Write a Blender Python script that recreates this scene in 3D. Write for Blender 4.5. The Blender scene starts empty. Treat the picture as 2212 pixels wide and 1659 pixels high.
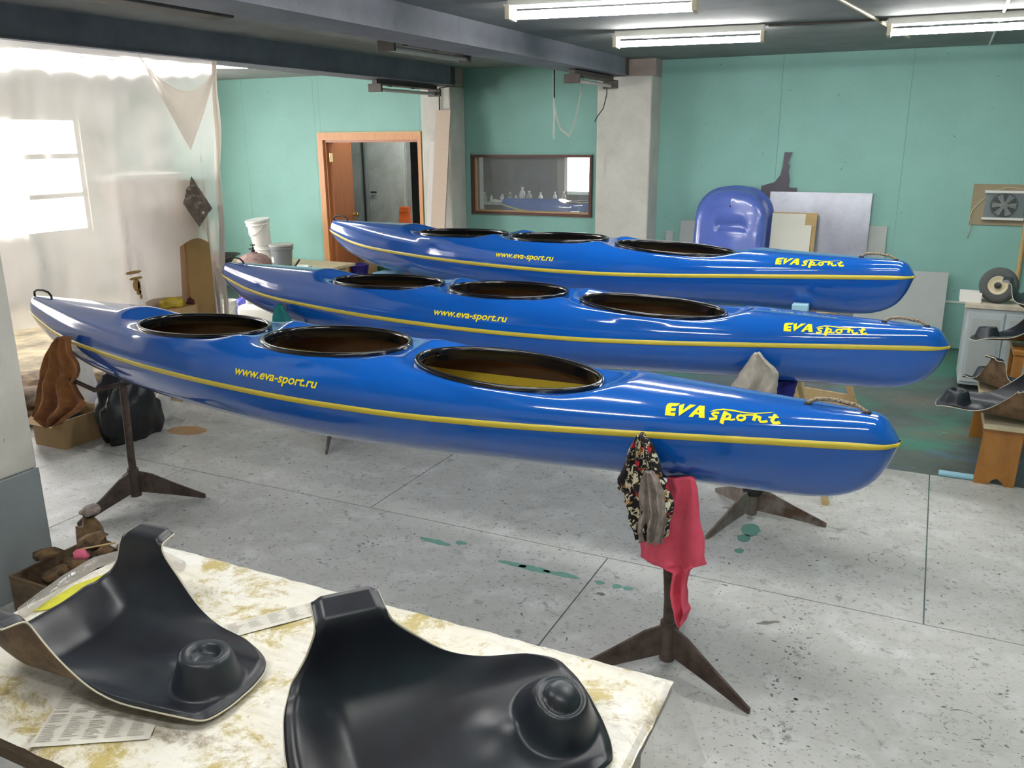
import bpy, bmesh, math, random
from mathutils import Vector, Matrix, noise
random.seed(7)
S = bpy.context.scene
COL = S.collection
PI = math.pi

# ------------------------------------------------------------------ camera, world, exposure
CAM_H = 2.05
cam_d = bpy.data.cameras.new('camera'); cam = bpy.data.objects.new('camera', cam_d); COL.objects.link(cam)
cam_d.sensor_fit = 'HORIZONTAL'; cam_d.sensor_width = 36.0; cam_d.lens = 1850.0/2212.0*36.0
cam_d.clip_start = .05; cam_d.clip_end = 60
PIT, YAW, ROLL = math.radians(15.97), math.radians(25.93), math.radians(-.38)
fw = Vector((-math.sin(YAW)*math.cos(PIT), math.cos(YAW)*math.cos(PIT), -math.sin(PIT)))
rt = Vector((math.cos(YAW), math.sin(YAW), 0)); up = rt.cross(fw)
RT = rt*math.cos(ROLL)+up*math.sin(ROLL); UP = up*math.cos(ROLL)-rt*math.sin(ROLL)
M = Matrix.Identity(4)
for i in range(3):
    M[i][0] = RT[i]; M[i][1] = UP[i]; M[i][2] = -fw[i]
M[2][3] = CAM_H
cam.matrix_world = M
S.camera = cam
S.view_settings.view_transform = 'Standard'; S.view_settings.look = 'None'
S.view_settings.gamma = 1.0; S.view_settings.use_curve_mapping = False
S.view_settings.exposure = 0.36
world = bpy.data.worlds.new('overcast'); S.world = world; world.use_nodes = True
world.node_tree.nodes['Background'].inputs[0].default_value = (.86, .92, 1, 1)
world.node_tree.nodes['Background'].inputs[1].default_value = 1.0
TUBE_E = 50.0          # brightness of a burning fluorescent tube
WIN_E = 18.0            # overcast daylight in the window panes

# ------------------------------------------------------------------ materials
def lin(r, g, b):
    f = lambda c: (c/255/12.92) if c/255 <= .04045 else ((c/255+.055)/1.055)**2.4
    return (f(r), f(g), f(b), 1)
def new_mat(name):
    m = bpy.data.materials.new(name); m.use_nodes = True
    return m, m.node_tree.nodes, m.node_tree.links, m.node_tree.nodes['Principled BSDF']
def plain(name, col, rough=.6, metal=0, coat=0, spec=.5, bump=0, bscale=60, var=0, vscale=4, col2=None, alpha=None, stretch=None):
    """one colour with a little noise variation and fine relief"""
    m, N, L, b = new_mat(name)
    b.inputs['Base Color'].default_value = col; b.inputs['Roughness'].default_value = rough
    b.inputs['Metallic'].default_value = metal; b.inputs['Coat Weight'].default_value = coat
    b.inputs['Coat Roughness'].default_value = .05
    b.inputs['Specular IOR Level'].default_value = spec
    tc = N.new('ShaderNodeTexCoord'); src = tc.outputs['Object']
    if stretch:
        mp = N.new('ShaderNodeMapping'); mp.inputs['Scale'].default_value = stretch; L.new(src, mp.inputs[0]); src = mp.outputs[0]
    if var or col2:
        n = N.new('ShaderNodeTexNoise'); n.inputs['Scale'].default_value = vscale; n.inputs['Detail'].default_value = 6
        n.inputs['Roughness'].default_value = .65
        L.new(src, n.inputs['Vector'])
        mx = N.new('ShaderNodeMix'); mx.data_type = 'RGBA'
        c2 = col2 or tuple([c*(1-var) for c in col[:3]]+[1])
        r = N.new('ShaderNodeValToRGB'); r.color_ramp.elements[0].position = .38; r.color_ramp.elements[1].position = .64
        L.new(n.outputs['Fac'], r.inputs[0]); L.new(r.outputs[0], mx.inputs['Factor'])
        mx.inputs['A'].default_value = col; mx.inputs['B'].default_value = c2
        L.new(mx.outputs['Result'], b.inputs['Base Color'])
    if bump:
        n2 = N.new('ShaderNodeTexNoise'); n2.inputs['Scale'].default_value = bscale; n2.inputs['Detail'].default_value = 4
        L.new(src, n2.inputs['Vector'])
        bp = N.new('ShaderNodeBump'); bp.inputs['Strength'].default_value = bump; bp.inputs['Distance'].default_value = .01
        L.new(n2.outputs['Fac'], bp.inputs['Height']); L.new(bp.outputs[0], b.inputs['Normal'])
    return m
def emit(name, col, s):
    m, N, L, b = new_mat(name)
    b.inputs['Base Color'].default_value = (.8, .8, .8, 1)
    b.inputs['Emission Color'].default_value = col; b.inputs['Emission Strength'].default_value = s
    return m
def chain_noise(N, L, src, scale, lo, hi, detail=5, rough=.6, dist=0):
    n = N.new('ShaderNodeTexNoise'); n.inputs['Scale'].default_value = scale; n.inputs['Detail'].default_value = detail
    n.inputs['Roughness'].default_value = rough; n.inputs['Distortion'].default_value = dist
    L.new(src, n.inputs['Vector'])
    r = N.new('ShaderNodeMapRange'); r.inputs[1].default_value = lo; r.inputs[2].default_value = hi
    L.new(n.outputs['Fac'], r.inputs[0])
    return r.outputs[0]
def layer(N, L, base, col, fac):
    mx = N.new('ShaderNodeMix'); mx.data_type = 'RGBA'
    if hasattr(base, 'links') or hasattr(base, 'is_output'): L.new(base, mx.inputs['A'])
    else: mx.inputs['A'].default_value = base
    mx.inputs['B'].default_value = col
    if isinstance(fac, float): mx.inputs['Factor'].default_value = fac
    else: L.new(fac, mx.inputs['Factor'])
    return mx.outputs['Result']
def coords(N, L, scale=(1, 1, 1), loc=(0, 0, 0), rot=(0, 0, 0)):
    tc = N.new('ShaderNodeTexCoord'); mp = N.new('ShaderNodeMapping')
    mp.inputs['Scale'].default_value = scale; mp.inputs['Location'].default_value = loc; mp.inputs['Rotation'].default_value = rot
    L.new(tc.outputs['Object'], mp.inputs[0]); return mp.outputs[0]
def mul(N, L, a, k):
    n = N.new('ShaderNodeMath'); n.operation = 'MULTIPLY'
    L.new(a, n.inputs[0])
    if isinstance(k, float): n.inputs[1].default_value = k
    else: L.new(k, n.inputs[1])
    return n.outputs[0]

def mat_slab():
    m, N, L, b = new_mat('pale_floor_paint')
    v = coords(N, L)
    c = layer(N, L, lin(198, 198, 195), lin(172, 173, 168), chain_noise(N, L, v, 1.1, .35, .7))
    c = layer(N, L, c, lin(212, 213, 211), chain_noise(N, L, v, 4.5, .5, .75))
    c = layer(N, L, c, lin(120, 122, 114), mul(N, L, chain_noise(N, L, v, 17, .55, .70, 6, .7, .6), .55))
    c = layer(N, L, c, lin(70, 74, 70), mul(N, L, chain_noise(N, L, coords(N, L, (1, 1.9, 1), (3, 1, 0)), 42, .62, .70, 3, .5), .8))
    c = layer(N, L, c, lin(92, 100, 96), mul(N, L, chain_noise(N, L, coords(N, L, (1, 1, 1), (9, 4, 2)), 9, .60, .68, 5, .7), .65))
    L.new(c, b.inputs['Base Color']); b.inputs['Roughness'].default_value = .55
    n2 = N.new('ShaderNodeTexNoise'); n2.inputs['Scale'].default_value = 90
    bp = N.new('ShaderNodeBump'); bp.inputs['Strength'].default_value = .12; bp.inputs['Distance'].default_value = .004
    L.new(v, n2.inputs['Vector']); L.new(n2.outputs['Fac'], bp.inputs['Height']); L.new(bp.outputs[0], b.inputs['Normal'])
    return m
def mat_oldfloor():
    m, N, L, b = new_mat('worn_painted_concrete')
    v = coords(N, L, (1, 1.6, 1))
    c = layer(N, L, lin(96, 106, 102), lin(70, 80, 80), chain_noise(N, L, v, 1.4, .38, .65))
    c = layer(N, L, c, lin(62, 128, 108), mul(N, L, chain_noise(N, L, coords(N, L, (1, 1.5, 1), (2.4, 3, 0)), .9, .5, .62, 3), .8))
    c = layer(N, L, c, lin(86, 110, 140), mul(N, L, chain_noise(N, L, coords(N, L, (1, 1.4, 1), (7, 1, 0)), 1.2, .56, .68, 3), .7))
    c = layer(N, L, c, lin(116, 100, 82), mul(N, L, chain_noise(N, L, coords(N, L, (1, 1.3, 1), (1, 8, 0)), 1.6, .56, .68, 3), .6))
    c = layer(N, L, c, lin(190, 196, 188), mul(N, L, chain_noise(N, L, coords(N, L, (.5, 2.2, 1), (1, 2, 0)), 14, .62, .72, 5, .7), .6))
    L.new(c, b.inputs['Base Color']); b.inputs['Roughness'].default_value = .5
    return m
def mat_wall():
    m, N, L, b = new_mat('green_moisture_board')
    v = coords(N, L)
    c = layer(N, L, lin(134, 181, 171), lin(127, 173, 163), chain_noise(N, L, v, 1.6, .35, .65))
    c = layer(N, L, c, lin(142, 189, 179), mul(N, L, chain_noise(N, L, v, 55, .5, .8), .5))
    c = layer(N, L, c, lin(60, 90, 80), mul(N, L, chain_noise(N, L, v, 30, .74, .77, 2), .8))
    L.new(c, b.inputs['Base Color']); b.inputs['Roughness'].default_value = .62
    return m
def mat_concrete(name, a, bcol, rough=.85):
    m, N, L, b = new_mat(name)
    v = coords(N, L)
    c = layer(N, L, a, bcol, chain_noise(N, L, v, 2.2, .35, .7, 7, .7))
    c = layer(N, L, c, tuple([x*.6 for x in bcol[:3]]+[1]), mul(N, L, chain_noise(N, L, coords(N, L, (3, 3, .5)), 3, .6, .8, 6, .7), .6))
    c = layer(N, L, c, tuple([x*.45 for x in bcol[:3]]+[1]), mul(N, L, chain_noise(N, L, v, 28, .68, .74, 4), .7))
    L.new(c, b.inputs['Base Color']); b.inputs['Roughness'].default_value = rough
    n2 = N.new('ShaderNodeTexNoise'); n2.inputs['Scale'].default_value = 40; n2.inputs['Detail'].default_value = 6
    bp = N.new('ShaderNodeBump'); bp.inputs['Strength'].default_value = .25; bp.inputs['Distance'].default_value = .006
    L.new(v, n2.inputs['Vector']); L.new(n2.outputs['Fac'], bp.inputs['Height']); L.new(bp.outputs[0], b.inputs['Normal'])
    return m
def mat_wood(name, a, bcol, scale=(1, 1, 14), rough=.5, coat=0, axis=0):
    m, N, L, b = new_mat(name)
    v = coords(N, L, scale)
    c = layer(N, L, a, bcol, chain_noise(N, L, v, 3, .3, .7, 8, .7, .6))
    L.new(c, b.inputs['Base Color']); b.inputs['Roughness'].default_value = rough; b.inputs['Coat Weight'].default_value = coat
    return m
def mat_table():
    m, N, L, b = new_mat('resin_stained_cover')
    v = coords(N, L)
    c = layer(N, L, lin(236, 231, 214), lin(246, 245, 238), chain_noise(N, L, v, 4, .4, .65))
    c = layer(N, L, c, lin(206, 196, 176), mul(N, L, chain_noise(N, L, coords(N, L, (1, 5, 1), (2, 0, 0), (0, 0, .5)), 9, .5, .75, 7, .7), .7))
    c = layer(N, L, c, lin(178, 156, 50), mul(N, L, chain_noise(N, L, coords(N, L, (1, 1, 1), (4, 2, 0)), 5.2, .505, .585, 9, .8, .4), .8))
    c = layer(N, L, c, lin(110, 84, 40), mul(N, L, chain_noise(N, L, coords(N, L, (1, 1, 1), (7.3, 1, 0)), 5, .54, .66, 9, .8, .6), .7))
    c = layer(N, L, c, lin(96, 92, 78), mul(N, L, chain_noise(N, L, coords(N, L, (1, 1, 1), (1, 6, 0)), 40, .67, .72, 4), .6))
    L.new(c, b.inputs['Base Color']); b.inputs['Roughness'].default_value = .38
    n2 = N.new('ShaderNodeTexNoise'); n2.inputs['Scale'].default_value = 22; n2.inputs['Detail'].default_value = 8; n2.inputs['Distortion'].default_value = 1.2
    bp = N.new('ShaderNodeBump'); bp.inputs['Strength'].default_value = .6; bp.inputs['Distance'].default_value = .006
    L.new(v, n2.inputs['Vector']); L.new(n2.outputs['Fac'], bp.inputs['Height']); L.new(bp.outputs[0], b.inputs['Normal'])
    return m
def mat_film(name, col, clear, rough=.25, patches=True):
    """milky polythene: part see-through, part scattering, a little gloss"""
    m, N, L, b = new_mat(name)
    out = N['Material Output']; N.remove(b)
    trs = N.new('ShaderNodeBsdfTransparent'); trs.inputs[0].default_value = (.97, .95, .92, 1)
    rf = N.new('ShaderNodeBsdfRefraction'); rf.inputs['Color'].default_value = (.96, .93, .9, 1); rf.inputs['IOR'].default_value = 1.12; rf.inputs['Roughness'].default_value = .30 if patches else .05
    tr = N.new('ShaderNodeMixShader'); tr.inputs[0].default_value = .75 if patches else .1; L.new(trs.outputs[0], tr.inputs[1]); L.new(rf.outputs[0], tr.inputs[2])
    tl = N.new('ShaderNodeBsdfTranslucent'); tl.inputs[0].default_value = col
    df = N.new('ShaderNodeBsdfDiffuse'); df.inputs[0].default_value = col
    gl = N.new('ShaderNodeBsdfGlossy'); gl.inputs['Roughness'].default_value = rough
    a = N.new('ShaderNodeMixShader'); a.inputs[0].default_value = .45; L.new(tl.outputs[0], a.inputs[1]); L.new(df.outputs[0], a.inputs[2])
    c = N.new('ShaderNodeMixShader')
    v = coords(N, L)
    if patches: 
        r = chain_noise(N, L, v, 2.5, .3, .75, 5, .6)
        mr = N.new('ShaderNodeMapRange'); mr.inputs[3].default_value = clear+.12; mr.inputs[4].default_value = clear-.18
        L.new(r, mr.inputs[0]); L.new(mr.outputs[0], c.inputs[0])
    else: c.inputs[0].default_value = clear
    L.new(a.outputs[0], c.inputs[1]); L.new(tr.outputs[0], c.inputs[2])
    d = N.new('ShaderNodeMixShader'); d.inputs[0].default_value = .06; L.new(c.outputs[0], d.inputs[1]); L.new(gl.outputs[0], d.inputs[2])
    n2 = N.new('ShaderNodeTexNoise'); n2.inputs['Scale'].default_value = 9; n2.inputs['Detail'].default_value = 6; n2.inputs['Distortion'].default_value = 1.5
    bp = N.new('ShaderNodeBump'); bp.inputs['Strength'].default_value = .5; bp.inputs['Distance'].default_value = .02
    L.new(v, n2.inputs['Vector']); L.new(n2.outputs['Fac'], bp.inputs['Height'])
    for q in (df, gl): L.new(bp.outputs[0], q.inputs['Normal'])
    L.new(d.outputs[0], out.inputs[0])
    return m
def mat_glass(name, tint=(.9, .95, .95, 1), refl=.12, haze=.12):
    m, N, L, b = new_mat(name); out = N['Material Output']; N.remove(b)
    tr = N.new('ShaderNodeBsdfTransparent'); tr.inputs[0].default_value = tint
    gl = N.new('ShaderNodeBsdfGlossy'); gl.inputs['Roughness'].default_value = .02
    df = N.new('ShaderNodeBsdfDiffuse'); df.inputs[0].default_value = (.8, .82, .85, 1)
    a = N.new('ShaderNodeMixShader'); a.inputs[0].default_value = haze; L.new(tr.outputs[0], a.inputs[1]); L.new(df.outputs[0], a.inputs[2])
    c = N.new('ShaderNodeMixShader'); c.inputs[0].default_value = refl; L.new(a.outputs[0], c.inputs[1]); L.new(gl.outputs[0], c.inputs[2])
    L.new(c.outputs[0], out.inputs[0]); return m
def mat_floral():
    m, N, L, b = new_mat('floral_print_cloth')
    v = coords(N, L)
    c = layer(N, L, lin(22, 18, 22), lin(214, 206, 178), chain_noise(N, L, v, 42, .54, .58, 3, .5, 1.5))
    c = layer(N, L, c, lin(160, 110, 50), chain_noise(N, L, coords(N, L, (1, 1, 1), (3, 3, 3)), 26, .62, .65, 2))
    c = layer(N, L, c, lin(176, 30, 44), chain_noise(N, L, coords(N, L, (1, 1, 1), (6, 1, 2)), 20, .64, .66, 2))
    L.new(c, b.inputs['Base Color']); b.inputs['Roughness'].default_value = .9
    return m
def mat_seat():
    m, N, L, b = new_mat('black_gelcoat')
    v = coords(N, L)
    c = layer(N, L, lin(26, 26, 34), lin(36, 44, 52), chain_noise(N, L, v, 5, .4, .7))
    L.new(c, b.inputs['Base Color']); b.inputs['Roughness'].default_value = .40
    b.inputs['Specular IOR Level'].default_value = .55
    return m
def mat_rust():
    return plain('rusty_steel', lin(138, 130, 122), .7, .2, bump=.3, bscale=50, vscale=9, col2=lin(92, 70, 58))
def mat_weave():
    m, N, L, b = new_mat('aramid_weave')
    v = coords(N, L)
    w = N.new('ShaderNodeTexChecker'); w.inputs['Scale'].default_value = 260
    L.new(v, w.inputs[0]); w.inputs[1].default_value = lin(176, 134, 84); w.inputs[2].default_value = lin(120, 88, 56)
    L.new(w.outputs[0], b.inputs['Base Color']); b.inputs['Roughness'].default_value = .45
    return m
MT = {}
def setup_mats():
    M_ = MT
    M_['slab'] = mat_slab(); M_['oldfloor'] = mat_oldfloor(); M_['wall'] = mat_wall()
    M_['ceil'] = mat_concrete('grey_ceiling', lin(150, 154, 152), lin(128, 132, 130))
    M_['beam'] = mat_concrete('grey_painted_beam', lin(136, 140, 150), lin(114, 114, 126), .6)
    M_['column'] = mat_concrete('plastered_concrete', lin(206, 204, 196), lin(184, 182, 174))
    M_['columnend'] = mat_concrete('bare_pink_concrete', lin(188, 172, 164), lin(164, 150, 142))
    M_['dado'] = plain('grey_oil_paint', lin(140, 148, 150), .45, var=.1, vscale=6, bump=.08, bscale=30)
    M_['white_wall'] = plain('whitewash', lin(214, 208, 196), .85, var=.12, vscale=3)
    M_['brownsheet'] = plain('mottled_brown_sheet', lin(176, 160, 128), .85, col2=lin(112, 100, 80), vscale=2.2)
    M_['roomwall'] = mat_concrete('dingy_grey_paint', lin(176, 182, 180), lin(140, 142, 134))
    M_['darkwall'] = mat_concrete('dark_grey_wall', lin(92, 92, 92), lin(56, 56, 58))  # mottled dark grey for the far wall
    M_['doorwood'] = mat_wood('red_brown_veneer', lin(176, 108, 62), lin(150, 88, 46), (9, 9, .7), .4)
    M_['framewood'] = mat_wood('orange_pine_trim', lin(206, 148, 96), lin(186, 124, 72), (12, 12, .8), .45)
    M_['rawpine'] = mat_wood('raw_pine', lin(214, 188, 140), lin(190, 160, 112), (10, 10, 1.2), .7)
    M_['benchwood'] = mat_wood('varnished_plywood', lin(178, 122, 52), lin(146, 94, 36), (4, 4, 1.4), .45, .2)
    M_['paintedwood'] = plain('cream_painted_wood', lin(216, 202, 168), .6, var=.2, vscale=9)
    M_['brass'] = plain('brass', lin(214, 176, 84), .25, 1)
    M_['paleplate'] = plain('brass_plated_hinge', lin(226, 206, 150), .35, .6)
    M_['winframe'] = plain('dark_red_brown_paint', lin(96, 58, 52), .5, var=.15, vscale=12)
    M_['beading'] = plain('tan_beading', lin(178, 150, 108), .6, var=.1)
    M_['glass'] = mat_glass('dusty_glass')
    M_['pane'] = emit('daylit_pane', (1, .985, .97, 1), WIN_E)
    M_['tube'] = emit('burning_tube', (1, .985, .965, 1), TUBE_E)
    M_['deadtube'] = plain('unlit_tube', lin(196, 190, 184), .3)
    M_['fixture'] = plain('enamelled_steel', lin(214, 214, 206), .4, var=.1)
    M_['fixdark'] = plain('dark_fixture', lin(92, 84, 78), .6, var=.3, vscale=10)  # dark brown-grey for dead lamps, duct, clips and beam ends
    M_['socket'] = plain('yellowed_plastic', lin(196, 186, 160), .5)
    M_['blue'] = plain('glossy_blue_gelcoat', lin(12, 87, 178), .10, 0, .6, .5)
    M_['stripe'] = plain('yellow_seam_tape', lin(208, 190, 66), .35, var=.06)
    M_['letter'] = plain('yellow_vinyl', lin(255, 236, 8), .4)
    M_['black'] = plain('glossy_black', lin(16, 16, 18), .16, spec=.6)
    M_['weave'] = mat_weave()
    M_['darkin'] = plain('dark_lining', lin(84, 64, 42), .6, var=.3, vscale=12)
    M_['rope'] = plain('speckled_cord', lin(176, 160, 132), .9, col2=lin(60, 50, 44), vscale=130)
    M_['cordblack'] = plain('black_cord', lin(26, 26, 28), .6)
    M_['rust'] = mat_rust()
    M_['rustdark'] = plain('dark_rusty_steel', lin(98, 84, 76), .7, .2, bump=.3, bscale=50, vscale=9, col2=lin(60, 46, 40))
    M_['smokefilm'] = plain('smoky_film', lin(122, 106, 92), .22, var=.3, vscale=9, bump=.6, bscale=9)
    M_['table'] = mat_table()
    M_['tableedge'] = mat_wood('soiled_table_edge', lin(120, 100, 76), lin(70, 58, 44), (2, 8, 8), .7)
    M_['seat'] = mat_seat()
    M_['seatback'] = plain('raw_glass_fibre', lin(120, 92, 62), .55, col2=lin(70, 50, 34), vscale=14, bump=.3, bscale=50)
    M_['seatrim'] = plain('trimmed_laminate_edge', lin(196, 190, 170), .6)
    M_['film'] = mat_film('milky_polythene', (.90, .86, .82, 1), .54)
    M_['film2'] = mat_film('doubled_polythene', (.80, .74, .66, 1), .1)
    M_['clearfilm'] = mat_film('clear_polythene', (.85, .85, .88, 1), .72, .1, False)
    M_['brownrag'] = plain('brown_suede', lin(160, 108, 62), .95, col2=lin(120, 74, 46), vscale=7, bump=.35, bscale=16)
    M_['redrag'] = plain('red_cotton', lin(226, 92, 114), .95, col2=lin(208, 74, 98), vscale=9, bump=.15, bscale=80)
    M_['floral'] = mat_floral()
    M_['lining'] = plain('grey_lining', lin(158, 146, 138), .9, col2=lin(110, 102, 96), vscale=24, bump=.4, bscale=40)
    M_['greyrag'] = plain('grey_towelling', lin(178, 172, 160), .98, col2=lin(160, 154, 144), vscale=10, bump=.4, bscale=160)
    M_['tealrag'] = plain('teal_cotton', lin(34, 128, 128), .95, var=.15, vscale=8)
    M_['bluerag'] = plain('dark_blue_cotton', lin(32, 36, 120), .95, var=.15, vscale=8)
    M_['tub'] = plain('blue_moulded_shell', lin(88, 110, 192), .24, coat=.25, var=.15, vscale=3)
    M_['zinc'] = plain('galvanised_sheet', lin(186, 190, 200), .34, .85, col2=lin(150, 152, 162), vscale=1.3)
    M_['zincdark'] = plain('dark_steel_offcut', lin(86, 84, 92), .5, .6, var=.2)
    M_['plaster'] = plain('white_plasterboard', lin(214, 214, 202), .8, var=.05)
    M_['greyboard'] = plain('light_grey_board', lin(170, 176, 174), .7, var=.06)
    M_['tanboard'] = plain('tan_hardboard', lin(186, 158, 110), .75, var=.12)
    M_['fanboard'] = plain('brown_hardboard', lin(150, 138, 112), .75, var=.12, vscale=6)
    M_['fangrille'] = plain('grey_grille', lin(126, 138, 140), .5, .2)
    M_['fandark'] = plain('fan_blade_grey', lin(70, 80, 82), .5)
    M_['whiteplastic'] = plain('white_plastic', lin(226, 226, 222), .4, var=.04)
    M_['greyplastic'] = plain('grey_plastic', lin(122, 128, 132), .5, var=.08)
    M_['greylid'] = plain('grey_lid', lin(168, 168, 162), .55, var=.1)
    M_['paper'] = plain('paper', lin(232, 230, 224), .8, var=.04)
    M_['orange'] = plain('orange_paint', lin(214, 100, 40), .5, var=.1)
    M_['gasred'] = plain('dark_red_enamel', lin(112, 38, 44), .45, var=.15)
    M_['dust'] = plain('dusty_enamel', lin(156, 134, 128), .85, col2=lin(128, 92, 90), vscale=14)
    M_['iron'] = plain('dark_iron', lin(52, 52, 52), .5, .4)
    M_['indigo'] = plain('indigo_plastic', lin(44, 34, 128), .45, var=.1)
    M_['green'] = plain('green_plastic', lin(24, 84, 50), .45, var=.1)
    M_['cyanfoam'] = plain('pale_blue_foam', lin(160, 208, 226), .9, var=.05, bump=.1, bscale=80)
    M_['card'] = plain('cardboard', lin(178, 148, 104), .85, var=.08)
    M_['blackbag'] = plain('black_bin_liner', lin(28, 28, 32), .38, bump=.5, bscale=7)
    M_['bluebag'] = plain('blue_plastic_bag', lin(52, 56, 170), .4, bump=.4, bscale=12)
    M_['wallboardpale'] = plain('beige_board', lin(206, 186, 168), .7, var=.05)
    M_['wallboardbrown'] = plain('brown_board', lin(162, 128, 76), .65, var=.12)
    M_['whitetrim'] = plain('white_trim', lin(226, 226, 220), .5)
    M_['pinkishboard'] = plain('pinkish_chipboard', lin(196, 178, 160), .75, var=.06, vscale=30)
    M_['whiteplank'] = plain('whitish_plank', lin(212, 208, 204), .7, var=.06)
    M_['rubber'] = plain('grey_rubber', lin(78, 82, 82), .85, var=.15)
    M_['cream'] = plain('cream_hub', lin(206, 196, 160), .5, var=.1)
    M_['cabinet'] = plain('pale_grey_cabinet', lin(178, 188, 190), .5, var=.08)
    M_['cabinetedge'] = plain('chipped_cabinet_edge', lin(206, 196, 176), .7, var=.25, vscale=14)
    M_['yellowrag'] = plain('yellow_bag', lin(176, 152, 42), .5, bump=.4, bscale=20)
    M_['maroon'] = plain('maroon_cloth', lin(84, 30, 40), .9)
    M_['scrap'] = plain('stained_scrap', lin(132, 104, 70), .85, col2=lin(54, 40, 26), vscale=12)
    M_['pink'] = plain('pink_foam', lin(226, 110, 140), .8)
    M_['resin'] = plain('yellow_resin_mat', lin(206, 204, 60), .5, var=.15, vscale=30)
    M_['bandtape'] = plain('white_strap', lin(214, 218, 208), .8)
    M_['stain_green'] = plain('teal_paint_spill', lin(108, 160, 146), .5, var=.12, vscale=30)
    M_['stain_tan'] = plain('rust_tan_stain', lin(178, 142, 96), .6, var=.15, vscale=20)
    M_['speck'] = plain('ground_in_dirt', lin(128, 130, 124), .7, col2=lin(92, 95, 90), vscale=3)
    M_['stain_dark'] = plain('dark_grease_stain', lin(118, 118, 110), .6, var=.2, vscale=30)
    M_['amber'] = plain('amber_tape', lin(206, 140, 20), .2)
    M_['news'] = plain('newsprint', lin(226, 222, 210), .7, var=.08, vscale=20)
    M_['ink'] = plain('printing_ink', lin(150, 147, 138), .8)
    M_['skirt'] = plain('white_strip', lin(214, 220, 214), .5)
setup_mats()

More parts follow.
